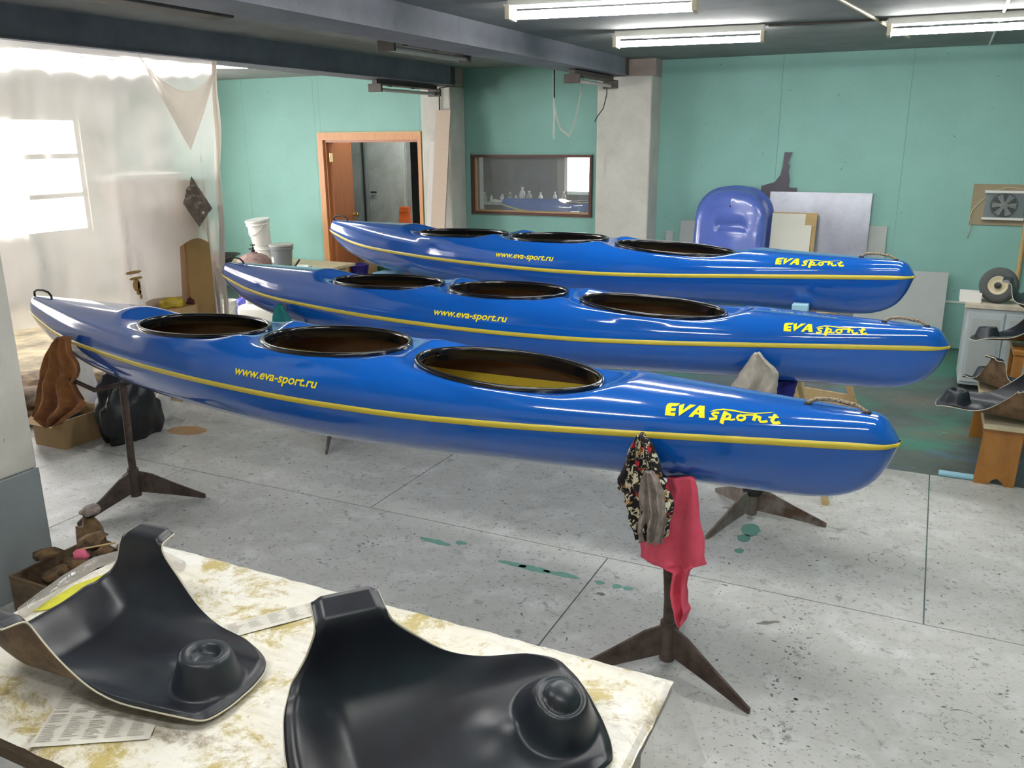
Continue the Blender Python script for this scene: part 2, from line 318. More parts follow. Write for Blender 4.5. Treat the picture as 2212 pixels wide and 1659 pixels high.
# ------------------------------------------------------------------ builders
class MB:
    """collects geometry, then links it as ONE mesh object"""
    def __init__(s): s.v = []; s.f = []
    def add(s, vs, fs):
        k = len(s.v); s.v += [tuple(p) for p in vs]; s.f += [tuple(i+k for i in f) for f in fs]; return s
    def box(s, lo, hi, bev=0):
        x0, y0, z0 = lo; x1, y1, z1 = hi
        if not bev:
            return s.add([(x0,y0,z0),(x1,y0,z0),(x1,y1,z0),(x0,y1,z0),(x0,y0,z1),(x1,y0,z1),(x1,y1,z1),(x0,y1,z1)],
                         [(0,3,2,1),(4,5,6,7),(0,1,5,4),(1,2,6,5),(2,3,7,6),(3,0,4,7)])
        bm = bmesh.new(); bmesh.ops.create_cube(bm, size=1)
        for p in bm.verts: p.co = Vector(((x0+x1)/2+p.co.x*(x1-x0), (y0+y1)/2+p.co.y*(y1-y0), (z0+z1)/2+p.co.z*(z1-z0)))
        bmesh.ops.bevel(bm, geom=bm.edges[:], offset=bev, segments=2, affect='EDGES', profile=.5)
        bm.verts.index_update(); s.add([p.co for p in bm.verts], [[q.index for q in f.verts] for f in bm.faces]); bm.free(); return s
    def obox(s, c, ax, ay, az, hx, hy, hz):
        """oriented box: centre, three axes, half sizes"""
        c = Vector(c); ax, ay, az = Vector(ax).normalized(), Vector(ay).normalized(), Vector(az).normalized()
        P = [c+ax*hx*i+ay*hy*j+az*hz*k for k in (-1, 1) for (i, j) in ((-1,-1),(1,-1),(1,1),(-1,1))]
        return s.add(P, [(0,3,2,1),(4,5,6,7),(0,1,5,4),(1,2,6,5),(2,3,7,6),(3,0,4,7)])
    def bar(s, a, b, w, h, upv=(0,0,1)):
        a, b = Vector(a), Vector(b); d = b-a; u = Vector(upv)
        if abs(d.normalized().dot(u)) > .98: u = Vector((1,0,0))
        side = d.cross(u).normalized(); u2 = side.cross(d).normalized()
        return s.obox((a+b)/2, d, side, u2, d.length/2, w/2, h/2)
    def tube(s, pts, r, n=10, cap=True):
        P = [Vector(p) for p in pts]; rs = r if isinstance(r, (list, tuple)) else [r]*len(P)
        ring = []; prev = None
        for i, p in enumerate(P):
            d = (P[min(i+1, len(P)-1)]-P[max(i-1, 0)]).normalized()
            if prev is None:
                a = d.cross(Vector((0,0,1)));  a = a if a.length > 1e-3 else d.cross(Vector((1,0,0)))
            else: a = prev-d*prev.dot(d)
            a.normalize(); prev = a; b = d.cross(a)
            ring.append([p+(a*math.cos(2*PI*k/n)+b*math.sin(2*PI*k/n))*rs[i] for k in range(n)])
        vs = [q for rr in ring for q in rr]; fs = []
        for i in range(len(P)-1):
            for k in range(n): fs.append((i*n+k, i*n+(k+1) % n, (i+1)*n+(k+1) % n, (i+1)*n+k))
        if cap: fs += [tuple(range(n-1, -1, -1)), tuple((len(P)-1)*n+k for k in range(n))]
        return s.add(vs, fs)
    def lathe(s, prof, c=(0,0,0), n=32, axis=None, cap=True):
        """prof: (radius, height) from bottom to top"""
        c = Vector(c); vs = []; fs = []
        Rm = Matrix.Identity(3) if axis is None else Vector((0,0,1)).rotation_difference(Vector(axis)).to_matrix()
        for r, z in prof:
            for k in range(n): vs.append(c+Rm@Vector((max(r,1e-4)*math.cos(2*PI*k/n), max(r,1e-4)*math.sin(2*PI*k/n), z)))
        for i in range(len(prof)-1):
            for k in range(n): fs.append((i*n+k, i*n+(k+1) % n, (i+1)*n+(k+1) % n, (i+1)*n+k))
        if cap: fs += [tuple(range(n-1, -1, -1)), tuple((len(prof)-1)*n+k for k in range(n))]
        return s.add(vs, fs)
    def prism(s, poly, a, b, fn):
        """extrude a 2-D outline from depth a to depth b; fn(u, v, d) -> point"""
        n = len(poly); vs = [fn(u, v, a) for u, v in poly]+[fn(u, v, b) for u, v in poly]
        fs = [tuple(range(n-1, -1, -1)), tuple(range(n, 2*n))]+[(i, (i+1) % n, n+(i+1) % n, n+i) for i in range(n)]
        return s.add(vs, fs)
    def grid(s, rows, close=False):
        n = len(rows[0]); vs = [p for r in rows for p in r]; fs = []
        for i in range(len(rows)-1):
            for k in range(n-1 if not close else n): fs.append((i*n+k, i*n+(k+1) % n, (i+1)*n+(k+1) % n, (i+1)*n+k))
        return s.add(vs, fs)
    def build(s, name, mat, parent=None, smooth=False, loc=None, auto=None, fix=True):
        me = bpy.data.meshes.new(name); me.from_pydata(s.v, [], s.f); me.validate()
        if fix:
            bm = bmesh.new(); bm.from_mesh(me); bmesh.ops.recalc_face_normals(bm, faces=bm.faces[:]); bm.to_mesh(me); bm.free()
        me.update()
        o = bpy.data.objects.new(name, me); COL.objects.link(o)
        mats = mat if isinstance(mat, (list, tuple)) else [mat]
        for q in mats: me.materials.append(MT[q])
        if smooth or auto:
            me.polygons.foreach_set('use_smooth', [True]*len(me.polygons))
            if auto: me.set_sharp_from_angle(angle=math.radians(auto))
        if parent is not None: o.parent = parent
        if loc is not None: o.location = loc
        return o
def tag(o, label=None, cat=None, group=None, kind=None):
    if label: o['label'] = label
    if cat: o['category'] = cat
    if group: o['group'] = group
    if kind: o['kind'] = kind
    return o
def thing(name, label, cat, loc=(0,0,0), rotz=0, group=None, kind=None):
    o = bpy.data.objects.new(name, None); COL.objects.link(o); o.empty_display_size = .1
    o.location = loc; o.rotation_euler = (0, 0, rotz)
    return tag(o, label, cat, group, kind)
def copy_tree(o, parent=None):
    c = o.copy(); COL.objects.link(c)
    if parent is not None: c.parent = parent
    for ch in [x for x in bpy.data.objects if x.parent == o]: copy_tree(ch, c)
    return c
def struct(o, label=None):
    o['kind'] = 'structure'
    if label: o['label'] = label
    return o
def B(lo, hi, bev=0): return MB().box(lo, hi, bev)

# ------------------------------------------------------------------ the setting
RX0, RX1, RY0, YW, ZC = -9.6, 3.2, -2.6, 9.45, 2.85
floor = struct(B((-11.5, RY0-.1, -.12), (RX1+.1, 13.4, -.006)).build('floor', 'oldfloor'), 'pale painted slabs giving way to worn grey-green concrete')
def slab(x0, x1, y0, y1):
    g = .0035
    B((x0+g, y0+g, -.006), (x1-g, y1-g, 0)).build('floor_slab', 'slab', floor)
rows_y = [(-2.6, -.245, -1.29), (-.245, 1.755, .165), (1.755, 3.755, -1.29), (3.755, 5.67, .165)]
for y0, y1, xo in rows_y:
    xs = [xo+1.455*2*k for k in range(-4, 4)]
    xs = [RX0]+[x for x in xs if RX0+.3 < x < RX1-.3]+[RX1]
    for a, b_ in zip(xs[:-1], xs[1:]): slab(a, b_, y0, y1)
def blob(name, mat, pts, z=.0008):
    c = (sum(p[0] for p in pts)/len(pts), sum(p[1] for p in pts)/len(pts))
    out = []
    n = len(pts)
    for i in range(n):
        a, b_ = Vector(pts[i]), Vector(pts[(i+1) % n])
        for k in range(4):
            p = a.lerp(b_, k/4); j = .012*noise.noise(Vector((p.x*40, p.y*40, 1)))
            d = (p-Vector(c)); d = d/(d.length+1e-6); out.append((p.x+d.x*j, p.y+d.y*j))
    MB().prism(out, .0002, z, lambda u, v, d: (u, v, d)).build(name, mat, floor)
def spot(x, y, rx, ry, rot, mat='stain_green'):
    blob('paint_spill', mat, [(x+rx*math.cos(a)*math.cos(rot)-ry*math.sin(a)*math.sin(rot), y+rx*math.cos(a)*math.sin(rot)+ry*math.sin(a)*math.cos(rot)) for a in [2*PI*k/9 for k in range(9)]])
spot(-2.18, 3.54, .10, .022, -.05); spot(-2.05, 3.587, .03, .022, 0)
for x, y, rx, ry in ((-1.70, 3.491, .08, .02), (-1.58, 3.488, .09, .026), (-1.44, 3.494, .10, .02)): spot(x, y, rx, ry, .02)
for x in (-1.242, -1.152, -1.10): spot(x, 3.5, .026, .018, 0)
spot(-.697, 4.39, .05, .085, .1); spot(-.71, 4.27, .035, .05, 0); spot(-.703, 4.114, .022, .03, 0)
spot(-4.765, 4.328, .16, .10, .2, 'stain_tan'); spot(-.448, 3.481, .06, .012, .6, 'stain_dark'); spot(-1.2, 3.40, .02, .014, 0, 'stain_dark')
for cx, cy, r in ((-.014, 4.325, .085), (.315, 3.089, .08)):
    m_ = MB()
    for k in range(70):
        a0, a1 = 2*PI*k/70, 2*PI*(k+1)/70
        if noise.noise(Vector((cx*9, k*.37, 2))) < -.02: continue
        m_.add([(cx+q*math.cos(a), cy+q*math.sin(a), .0008) for a in (a0, a1) for q in (r*(1+.04*noise.noise(Vector((a*2, cx, 0)))), r*(1.05+.05*noise.noise(Vector((a*3, cy, 4)))))], [(0, 1, 3, 2)])
    m_.build('bucket_ring_mark', 'stain_dark', floor)

# ground-in dirt specks: nobody could count them
rnd = random.Random(21); m_ = MB()
def speck(x, y, r, st=1.0, a0=0.0):
    k = len(m_.v); n = 6
    for q in range(n):
        a = 2*PI*q/n+a0; rr = r*rnd.uniform(.55, 1.25)
        px, py = rr*st*math.cos(a), rr*math.sin(a)
        m_.v.append((x+px*math.cos(a0)-py*math.sin(a0), y+px*math.sin(a0)+py*math.cos(a0), .0006))
    m_.f.append(tuple(range(k, k+n)))
for _ in range(2600):
    x, y = rnd.uniform(-5.2, 1.6), rnd.uniform(1.9, 5.6)
    if noise.noise(Vector((x*1.3, y*1.3, 5))) < rnd.uniform(-.5, .35): continue
    speck(x, y, rnd.choice((.002, .0025, .003, .004, .0065)), rnd.uniform(1, 2.4), rnd.uniform(0, PI))
for (xa, ya), (xb, yb), n_ in (((-.34, 3.75), (-.28, 2.5), 130), ((-2.62, 3.05), (-2.40, 3.62), 60)):
    for _ in range(n_):
        q = rnd.random(); speck(xa+(xb-xa)*q+rnd.gauss(0, .035), ya+(yb-ya)*q+rnd.gauss(0, .03), rnd.choice((.002, .003, .0045, .007)), rnd.uniform(1, 2), rnd.uniform(0, PI))
o = m_.build('floor_dirt', 'speck', floor, fix=False); o['kind'] = 'stuff'

# back wall: a core with the door and window openings, faced with separate green boards
DX0, DX1, DZ = -7.33, -5.87, 2.05
WX0, WX1, WZ0, WZ1 = -5.12, -3.56, 1.17, 1.87
mb = MB()
for lo, hi in (((-11.5, 0), (DX0, ZC)), ((DX0, DZ), (DX1, ZC)), ((DX1, 0), (WX0, ZC)), ((WX0, 0), (WX1, WZ0)), ((WX0, WZ1), (WX1, ZC)), ((WX1, 0), (RX1+.1, ZC))):
    mb.box((lo[0], YW+.012, lo[1]), (hi[0], YW+.14, hi[1]))
wall_back = struct(mb.build('wall_back', 'wall'), 'wall of green boards at the end of the workshop')
def board(x0, x1, z0, z1):
    B((x0+.001, YW, z0+.001), (x1-.001, YW+.012, z1-.001)).build('wall_board', 'wall', wall_back)
for x0, x1 in ((-9.85, -8.65), (-8.65, -7.45), (-2.79, -1.53), (-1.53, -.33), (-.33, .87), (.87, 2.07), (2.07, 3.2)): board(x0, x1, 0, ZC)
board(-7.45, DX0-.03, 0, ZC); board(DX0-.03, DX1+.03, DZ+.05, ZC); board(DX1+.03, -5.2, 0, ZC)
board(-5.2, -3.39, 0, WZ0-.02); board(-5.2, -3.39, WZ1+.02, ZC); board(-5.2, WX0-.015, WZ0-.02, WZ1+.02); board(WX1+.015, -3.39, WZ0-.02, WZ1+.02)
mb = MB(); mb.box((RX0-.15, RY0-.1, 0), (RX0, 5.5, .95)); mb.box((RX0-.15, RY0-.1, 2.35), (RX0, 5.5, ZC)); mb.box((RX0-.15, 5.5, 0), (RX0, YW+.1, .95)); mb.box((RX0-.15, 5.5, 2.35), (RX0, YW+.1, ZC))
mb.box((RX0-.15, 7.6, .95), (RX0, YW+.1, 2.35)); mb.box((RX0-.15, 4.3, .95), (RX0, 5.5, 2.35)); mb.box((RX0-.15, RY0-.1, .95), (RX0, 2.2, 2.35))
wall_left = struct(mb.build('wall_left', 'white_wall'), 'whitewashed side wall beyond the plastic curtain')
struct(B((RX1, RY0-.1, 0), (RX1+.1, YW, ZC)).build('wall_right', 'wall'))
struct(B((RX0, RY0-.1, 0), (RX1, RY0, ZC)).build('wall_rear', 'white_wall'))
struct(B((-11.5, RY0-.1, ZC), (RX1+.1, 13.4, ZC+.12)).build('ceiling', 'ceil'), 'dark grey concrete ceiling')
struct(B((-11.5, 13.2, 0), (RX1+.1, 13.35, ZC)).build('wall_far', 'darkwall'))
struct(B((-11.5, YW+.14, 0), (-11.4, 13.2, ZC)).build('wall_far_left', 'roomwall'))
struct(B((-1.2, YW+.14, 0), (-1.1, 13.2, ZC)).build('wall_far_right', 'roomwall'))
struct(B((-5.72, YW+.14, 0), (-5.66, 10.78, ZC)).build('wall_partition', 'white_wall'))
wall_grey = struct(B((-11.4, 11.0, 0), (-7.05, 11.12, ZC)).build('wall_grey', 'roomwall'), 'dingy grey wall seen through the doorway')
def far_window(name, x0, x1, y0, y1, z0, z1, axis, ny, nz):
    """framed window with separate panes; axis 'x' = wall faces x"""
    w = thing(name, None, None, kind='structure')
    def bx(a0, a1, b0, b1, d0, d1):
        return B((d0, a0, b0), (d1, a1, b1)) if axis == 'x' else B((a0, d0, b0), (a1, d1, b1))
    a0, a1 = (y0, y1) if axis == 'x' else (x0, x1)
    d0, d1 = (x0, x1) if axis == 'x' else (y0, y1)
    for q in ((a0, a1, z0, z0+.05), (a0, a1, z1-.05, z1), (a0, a0+.05, z0, z1), (a1-.05, a1, z0, z1)): bx(*q, d0, d1).build('window_frame', 'whitetrim', w)
    for k in range(1, ny): p = a0+(a1-a0)*k/ny; bx(p-.03, p+.03, z0, z1, d0, d1).build('mullion', 'whitetrim', w)
    for k in range(1, nz): p = z0+(z1-z0)*k/nz; bx(a0, a1, p-.025, p+.025, d0, d1).build('transom', 'whitetrim', w)
    dm = (d0+d1)/2
    for i in range(ny):
        for k in range(nz): bx(a0+(a1-a0)*i/ny+.03, a0+(a1-a0)*(i+1)/ny-.03, z0+(z1-z0)*k/nz+.03, z0+(z1-z0)*(k+1)/nz-.03, dm-.004, dm+.004).build('pane', 'pane', w)
    return w
far_window('window_2', RX0-.1, RX0-.04, 5.5, 7.6, .95, 2.35, 'x', 2, 3)
far_window('window_3', RX0-.1, RX0-.04, 2.2, 4.3, .95, 2.35, 'x', 2, 3)
far_window('window_4', -5.42, -4.94, 13.13, 13.19, 1.18, 1.85, 'y', 1, 1)

# beams and columns
def beam(x0, x1, z0, y1, label):
    t = thing('ceiling_beam', label, None, kind='structure')
    B((x0, RY0, z0), (x1, y1-.09, ZC)).build('beam_web', 'beam', t)
    B((x0-.006, y1-.09, z0-.006), (x1+.006, y1, ZC)).build('beam_end_plate', 'fixdark', t)
    B((x0-.012, RY0, z0-.012), (x1+.012, y1-.09, z0)).build('beam_flange', 'beam', t)
    return t
beam(-3.39, -3.05, 2.69, 9.107, 'grey ceiling beam running to the thick column beside the window')
beam(-5.44, -5.13, 2.66, 9.1, 'grey ceiling beam above the plastic curtain')
def column(x0, x1, y0, y1, zc, label, dado=None):
    t = thing('column', label, None, kind='structure')
    if dado:
        B((x0, y0, dado), (x1, y1, zc), .012).build('shaft', 'column', t)
        B((x0-.004, y0-.004, 0), (x1+.004, y1+.004, dado), .006).build('painted_dado', 'dado', t)
    else: B((x0, y0, 0), (x1, y1, zc), .015).build('shaft', 'column', t)
    B((x0+.02, y0+.11, zc), (x1-.002, y1, ZC)).build('column_head', 'columnend', t)
    return t
column(-5.6, -5.2, 9.1, YW, 2.645, 'plastered column between the doorway and the inner window')
column(-3.39, -2.785, 9.107, YW, 2.68, 'thick plastered column right of the inner window')
column(-4.15, -3.645, 1.85, 2.406, 2.65, 'white plastered column with a grey painted foot', .585)
mb = MB().tube([(-5.33, 9.08, 2.62), (-5.335, 9.08, 2.2), (-5.32, 9.08, 1.8), (-5.33, 9.085, 1.45)], .008, 6)
mb.tube([(-5.33, 9.08, 2.62), (-5.26, 9.08, 2.63), (-5.2, 9.09, 2.635)], .006, 6)
tag(mb.build('power_cable', 'cordblack'), 'dark cable running down the column by the doorway', 'cable')
tag(MB().tube([(-3.28, 9.09, 2.62), (-3.26, 9.05, 2.5), (-3.30, 9.06, 2.36), (-3.37, 9.06, 2.27), (-3.40, 9.07, 2.22)], .005, 6).build('power_cable', 'cordblack'), 'thin dark wire drooping at the head of the thick column', 'cable')

# the door
d1 = thing('door_1', 'red-brown veneered door standing open under an orange pine frame', None, kind='structure')
B((DX0-.085, YW-.02, 0), (DX0, YW+.012, DZ+.085)).build('door_casing', 'framewood', d1)
B((DX0, YW-.02, DZ), (DX1+.05, YW+.012, DZ+.085)).build('door_casing', 'framewood', d1)
B((DX1, YW-.02, 0), (DX1+.05, YW+.012, DZ)).build('door_casing', 'framewood', d1)
B((DX0-.08, YW-.022, DZ+.085), (DX1+.05, YW+.012, DZ+.1)).build('casing_cap', 'rawpine', d1)
B((DX0, YW+.012, 0), (DX0+.03, YW+.14, DZ)).build('door_jamb', 'doorwood', d1)
B((DX0+.03, YW+.012, DZ-.03), (DX1, YW+.14, DZ)).build('door_jamb', 'doorwood', d1)
hx, hy = -7.285, 9.52; fx, fy = -7.47, 10.22
dv = Vector((fx-hx, fy-hy, 0)); nv = Vector((dv.y, -dv.x, 0)).normalized()
leaf = MB().obox(Vector((hx, hy, 1.02))+dv/2, dv, nv, (0, 0, 1), dv.length/2, .02, 1.0).build('door_leaf', 'doorwood', d1)
kp = Vector((hx, hy, 1.03))+dv*.93
for sgn in (1, -1):
    MB().lathe([(.028, 0), (.028, .008), (.01, .012), (.01, .035), (.026, .045), (.03, .06), (.022, .072), (0, .075)], kp+nv*sgn*.02, 16, nv*sgn).build('door_knob', 'brass', leaf, True)
for z in (1.83, .22):
    MB().obox(Vector((hx+.03, hy-.02, z)), (0, 1, 0), (1, 0, 0), (0, 0, 1), .03, .003, .055).build('hinge', 'paleplate', leaf)
    MB().tube([(hx+.036, hy-.045, z-.055), (hx+.036, hy-.045, z+.055)], .007, 8).build('hinge_pin', 'paleplate', leaf)

# the inner window
w1 = thing('window_1', 'wide low inner window in a dark red-brown frame', None, kind='structure')
for q in (((WX0, WZ0), (WX1, WZ0+.03)), ((WX0, WZ1-.03), (WX1, WZ1)), ((WX0, WZ0+.03), (WX0+.03, WZ1-.03)), ((WX1-.03, WZ0+.03), (WX1, WZ1-.03))):
    B((q[0][0], YW-.018, q[0][1]), (q[1][0], YW+.14, q[1][1])).build('window_frame', 'winframe', w1)
for q in (((WX0+.03, WZ0+.03), (WX1-.03, WZ0+.05)), ((WX0+.03, WZ0+.05), (WX0+.048, WZ1-.03))):
    B((q[0][0], YW+.02, q[0][1]), (q[1][0], YW+.06, q[1][1])).build('glazing_bead', 'beading', w1)
B((WX0+.03, YW+.062, WZ0+.03), (WX1-.03, YW+.068, WZ1-.03)).build('pane', 'glass', w1)

# ------------------------------------------------------------------ lamps
def lamp_fixture(label, x, y, L=1.12, rotz=0, z=ZC, lit=True, group=None, tubes=2):
    t = thing('fluorescent_lamp', label, 'lamp', (x, y, z), rotz, group)
    B((-L/2, -.03, -.045), (L/2, .03, -.002), .004).build('housing', 'fixture' if lit else 'fixdark', t)
    B((-L/2-.01, -.075, -.052), (L/2+.01, .075, -.044)).build('reflector', 'fixture' if lit else 'fixdark', t)
    for s in (-1, 1):
        B((s*(L/2-.012)-.014, -.08, -.125), (s*(L/2-.012)+.014, .08, -.045), .003).build('lamp_holder', 'socket' if lit else 'fixdark', t)
    for k in range(tubes):
        yy = (-.042, .042)[k] if tubes == 2 else 0
        MB().tube([(-L/2+.026, yy, -.098), (L/2-.026, yy, -.098)], .018, 14).build('tube', 'tube' if lit else 'deadtube', t, auto=40)
    for s in (-.55, .2): B((s*L/2-.03, -.012, -.062), (s*L/2+.03, .012, -.052)).build('ballast_clip', 'fixdark', t)
    return t
lamp_fixture('burning fluorescent lamp on the ceiling beside the beam over the middle kayak', -1.86, 5.02, 1.1, .16)
lamp_fixture('burning fluorescent lamp on the ceiling nearest the thick column', -1.83, 6.85, 1.12, .13)
lamp_fixture('burning fluorescent lamp on the ceiling above the wall fan side', .13, 7.0, 1.14, .03)
for x, y in ((-1.85, 2.9), (-1.85, .6), (.15, 4.9), (.15, 2.6), (.15, .2)):
    lamp_fixture('burning fluorescent lamp on the ceiling over the near end of the workshop', x, y, 1.14, .05, group='ceiling lamps over the near end')
lamp_fixture('burning fluorescent lamp beyond the plastic curtain', -6.65, 6.66, 1.14, .5)
lamp_fixture('burning fluorescent lamp just behind the plastic curtain', -7.03, 5.60, 1.25, PI/2+.06)
lamp_fixture('dead fluorescent lamp on the ceiling between the two beams', -4.05, 6.72, 1.25, PI/2-.01, lit=False)
lamp_fixture('dead fluorescent lamp under the beam by the doorway column', -5.28, 8.3, 1.2, PI/2, z=2.645, lit=False, tubes=1)
lamp_fixture('dead fluorescent lamp under the beam by the thick column', -3.2, 8.45, 1.1, PI/2, z=2.675, lit=False, tubes=1)
lamp_fixture('unseen fluorescent lamp added to light the room behind the doorway', -6.75, 10.35, 1.1, 0)  # out of view, added to brighten this room and the door leaf
lamp_fixture('unseen fluorescent lamp added to light the room behind the inner window', -3.2, 11.2, 1.1, 0)  # out of view, added as extra light for the far room
tag(B((-4.22, -1.0, 2.775), (-4.02, 4.39, ZC-.001), .01).build('cable_duct', 'fixdark'), 'long dark metal duct fixed to the ceiling between the beams', 'duct')
# ceiling conduits
tag(MB().tube([(-.95, 5.3, ZC-.012), (-.72, 5.28, ZC-.012), (-.35, 8.3, ZC-.012)], .011, 8).build('ceiling_conduit', 'socket'), 'pale bent conduit crossing the ceiling towards the green wall', 'conduit')
tag(MB().tube([(.25, 4.5, ZC-.01), (.28, 9.3, ZC-.01)], .01, 8).build('ceiling_conduit', 'fixture'), 'straight grey conduit on the ceiling behind the lamp', 'conduit')
tag(MB().tube([(-1.25, 6.93, ZC-.01), (-.45, 7.0, ZC-.01)], .008, 8).build('ceiling_conduit', 'fixdark'), 'thin dark conduit joining two ceiling lamps', 'conduit')
# strap hanging from the beam
def ribbon(pts, wdt, nrm=(0, -1, 0), th=.003):
    m_ = MB()
    for a, b_ in zip(pts[:-1], pts[1:]): m_.bar(a, b_, wdt, th, nrm)
    return m_
st = thing('lashing_strap', 'thin white strap looped under the beam beside the thick column', 'strap')
pts = [Vector((-3.40, y, z)) for y, z in ((7.95, 2.675), (7.955, 2.389), (8.01, 2.264), (8.12, 2.144), (8.34, 2.078), (8.47, 2.172), (8.57, 2.324), (8.68, 2.548), (8.72, 2.675))]
ribbon(pts, .03, (1, 0, 0)).build('loop', 'bandtape', st)
ribbon([pts[0], pts[0]+Vector((.0, .005, -.25)), pts[0]+Vector((.01, -.01, -.45)), pts[0]+Vector((0, 0, -.58)), pts[0]+Vector((.0, .01, -.63))], .034, (1, 0, 0)).build('tail', 'bandtape', st)

# ------------------------------------------------------------------ kayaks
# ---------- kayak lines (metres; t along the boat, w half beam, z above the keel line) ----------
def pchip(xs, ys):
    n = len(xs); h = [xs[i+1]-xs[i] for i in range(n-1)]
    d = [(ys[i+1]-ys[i])/h[i] for i in range(n-1)]
    m = [d[0]]
    for i in range(1, n-1):
        if d[i-1]*d[i] <= 0: m.append(0.0)
        else:
            a = 2*h[i]+h[i-1]; b = h[i]+2*h[i-1]
            m.append((a+b)/(a/d[i-1]+b/d[i]))
    m.append(d[-1])
    def f(x):
        if x <= xs[0]: return ys[0]
        if x >= xs[-1]: return ys[-1]
        i = 0
        while x > xs[i+1]: i += 1
        s = (x-xs[i])/h[i]; s2 = s*s; s3 = s2*s
        return ((2*s3-3*s2+1)*ys[i]+(s3-2*s2+s)*h[i]*m[i]+(-2*s3+3*s2)*ys[i+1]+(s3-s2)*h[i]*m[i+1])
    return f
KL = 4.896
k_beam = pchip([0,.04,.15,.3,.6,1.0,1.5,2.0,2.5,3.0,3.5,4.0,4.5,4.75,4.86,4.896],
               [.018,.036,.064,.098,.159,.224,.292,.330,.345,.335,.302,.241,.149,.093,.062,.022])
k_sheer = pchip([0,.15,.4,.7,1.0,1.5,2.0,2.5,3.0,3.5,4.0,4.5,4.896],
                [.362,.33,.29,.269,.263,.260,.262,.269,.284,.312,.346,.376,.395])
k_ridge = pchip([0,.012,.03,.06,.25,.6,1.0,1.5,2.0,2.5,3.0,3.5,3.9,4.35,4.76,4.82,4.848,4.875,4.896],
                [.38,.412,.438,.455,.460,.466,.474,.486,.496,.50,.50,.495,.49,.483,.481,.478,.465,.432,.402])
k_keel = pchip([0,.02,.1,.233,.526,.774,1.17,1.844,2.4,3.1,3.48,3.9,4.12,4.47,4.6,4.69,4.76,4.82,4.868,4.896],
               [.352,.325,.255,.185,.108,.074,.045,.027,.026,.063,.092,.119,.127,.141,.150,.164,.190,.232,.305,.385])
COCK = [(1.557,.412,.247,.428,.447),(2.472,.386,.268,.455,.468),(3.40,.415,.252,.464,.440)]   # centre, half length, half width, z at left end, z at right end
def sstep(x):
    x = 0.0 if x < 0 else 1.0 if x > 1 else x
    return x*x*(3-2*x)
def rho(c, t, w):
    return math.sqrt(((t-c[0])/c[1])**2+(w/c[2])**2)
def rim_z(c, t):
    return c[3]+(c[4]-c[3])*(t-c[0]+c[1])/(2*c[1])
def deck_pt(t, th):
    """th 0 at the sheer, pi/2 at the ridge"""
    b = k_beam(t); zs = k_sheer(t); h = k_ridge(t)-zs
    end = sstep(min(t, KL-t)/1.1)
    e = .62+.14*end
    w = b*math.cos(th)**e if th < math.pi/2-1e-6 else 0.0
    z = zs+h*math.sin(th)**(.70+.12*end)
    for c in COCK:
        r = rho(c, t, w)
        if r < 1.45:
            zr = rim_z(c, t)-.012
            k = 1-sstep((r-1.02)/.40) if z > zr else 1-sstep((r-1.02)/.16)
            z = z+(zr-z)*k
    return w, z
def hull_pt(t, th):
    """th 0 at the sheer, pi/2 at the keel"""
    b = k_beam(t); zs = k_sheer(t); h = zs-k_keel(t)
    end = sstep(min(t, KL-t)/1.3)
    w = b*max(math.cos(th),0)**(1.25-.35*end)
    return w, zs-h*math.sin(th)**(1.05-.1*end)
def t_samples():
    ts = [0, .004, .01, .018, .028, .04, .055, .075, .1, .13, .16, .2, .24]
    x = .25
    while x < KL-.26: ts.append(x); x += .0125
    return ts+[KL-q for q in ts[12::-1]] if False else ts+[KL-q for q in reversed([0, .004, .01, .018, .028, .04, .055, .075, .1, .13, .16, .2, .24])]
TS = t_samples(); ND = 26; NH = 16
KX = KL/2
def girth(fn, t, n):
    a = [fn(t, PI/2*j/n) for j in range(n+1)]
    return [(-w, z) for w, z in a]+[(w, z) for w, z in reversed(a[:-1])]      # near side is -y
def in_hole(t, y, k=.955): return any(rho(c, t, y) < k for c in COCK)
def deck_mesh(inner):
    m_ = MB(); rows = []
    ts = TS if not inner else [t for t in TS if .45 < t < 4.45]
    for t in ts:
        g = girth(deck_pt, t, ND)
        if inner: g = [((abs(y)-.008 if abs(y) > .01 else abs(y))*(1 if y > 0 else -1), z-.012) for y, z in g]
        rows.append([(t-KX, y, z) for y, z in g])
    m_.grid(rows)
    keep = []
    for f in m_.f:
        cx = sum(m_.v[i][0] for i in f)/4+KX; cy = sum(m_.v[i][1] for i in f)/4
        if not in_hole(cx, cy): keep.append(f)
    m_.f = keep
    for i, p in enumerate(m_.v):
        for c in COCK:
            q = rho(c, p[0]+KX, p[1])
            if .5 < q < .965: m_.v[i] = (c[0]+(p[0]+KX-c[0])*.965/q-KX, p[1]*.965/q, p[2])
    return m_
def hull_mesh(inner):
    m_ = MB(); rows = []
    ts = TS if not inner else [t for t in TS if .45 < t < 4.45]
    for t in ts:
        g = girth(hull_pt, t, NH)
        if inner: g = [((abs(y)-.008 if abs(y) > .01 else abs(y))*(1 if y > 0 else -1), z+.008) for y, z in g]
        rows.append([(t-KX, y, z) for y, z in g])
    m_.grid(rows)
    return m_
def surf(t, th, off):
    """point on the camera-side deck, lifted off along the normal"""
    def P(a, b_):
        w, z = deck_pt(a, b_); return Vector((a-KX, -w, z))
    p = P(t, th); n = (P(t+.004, th)-P(t-.004, th)).cross(P(t, th+.01)-P(t, th-.01)).normalized()
    if n.y > 0: n = -n
    return p+n*off
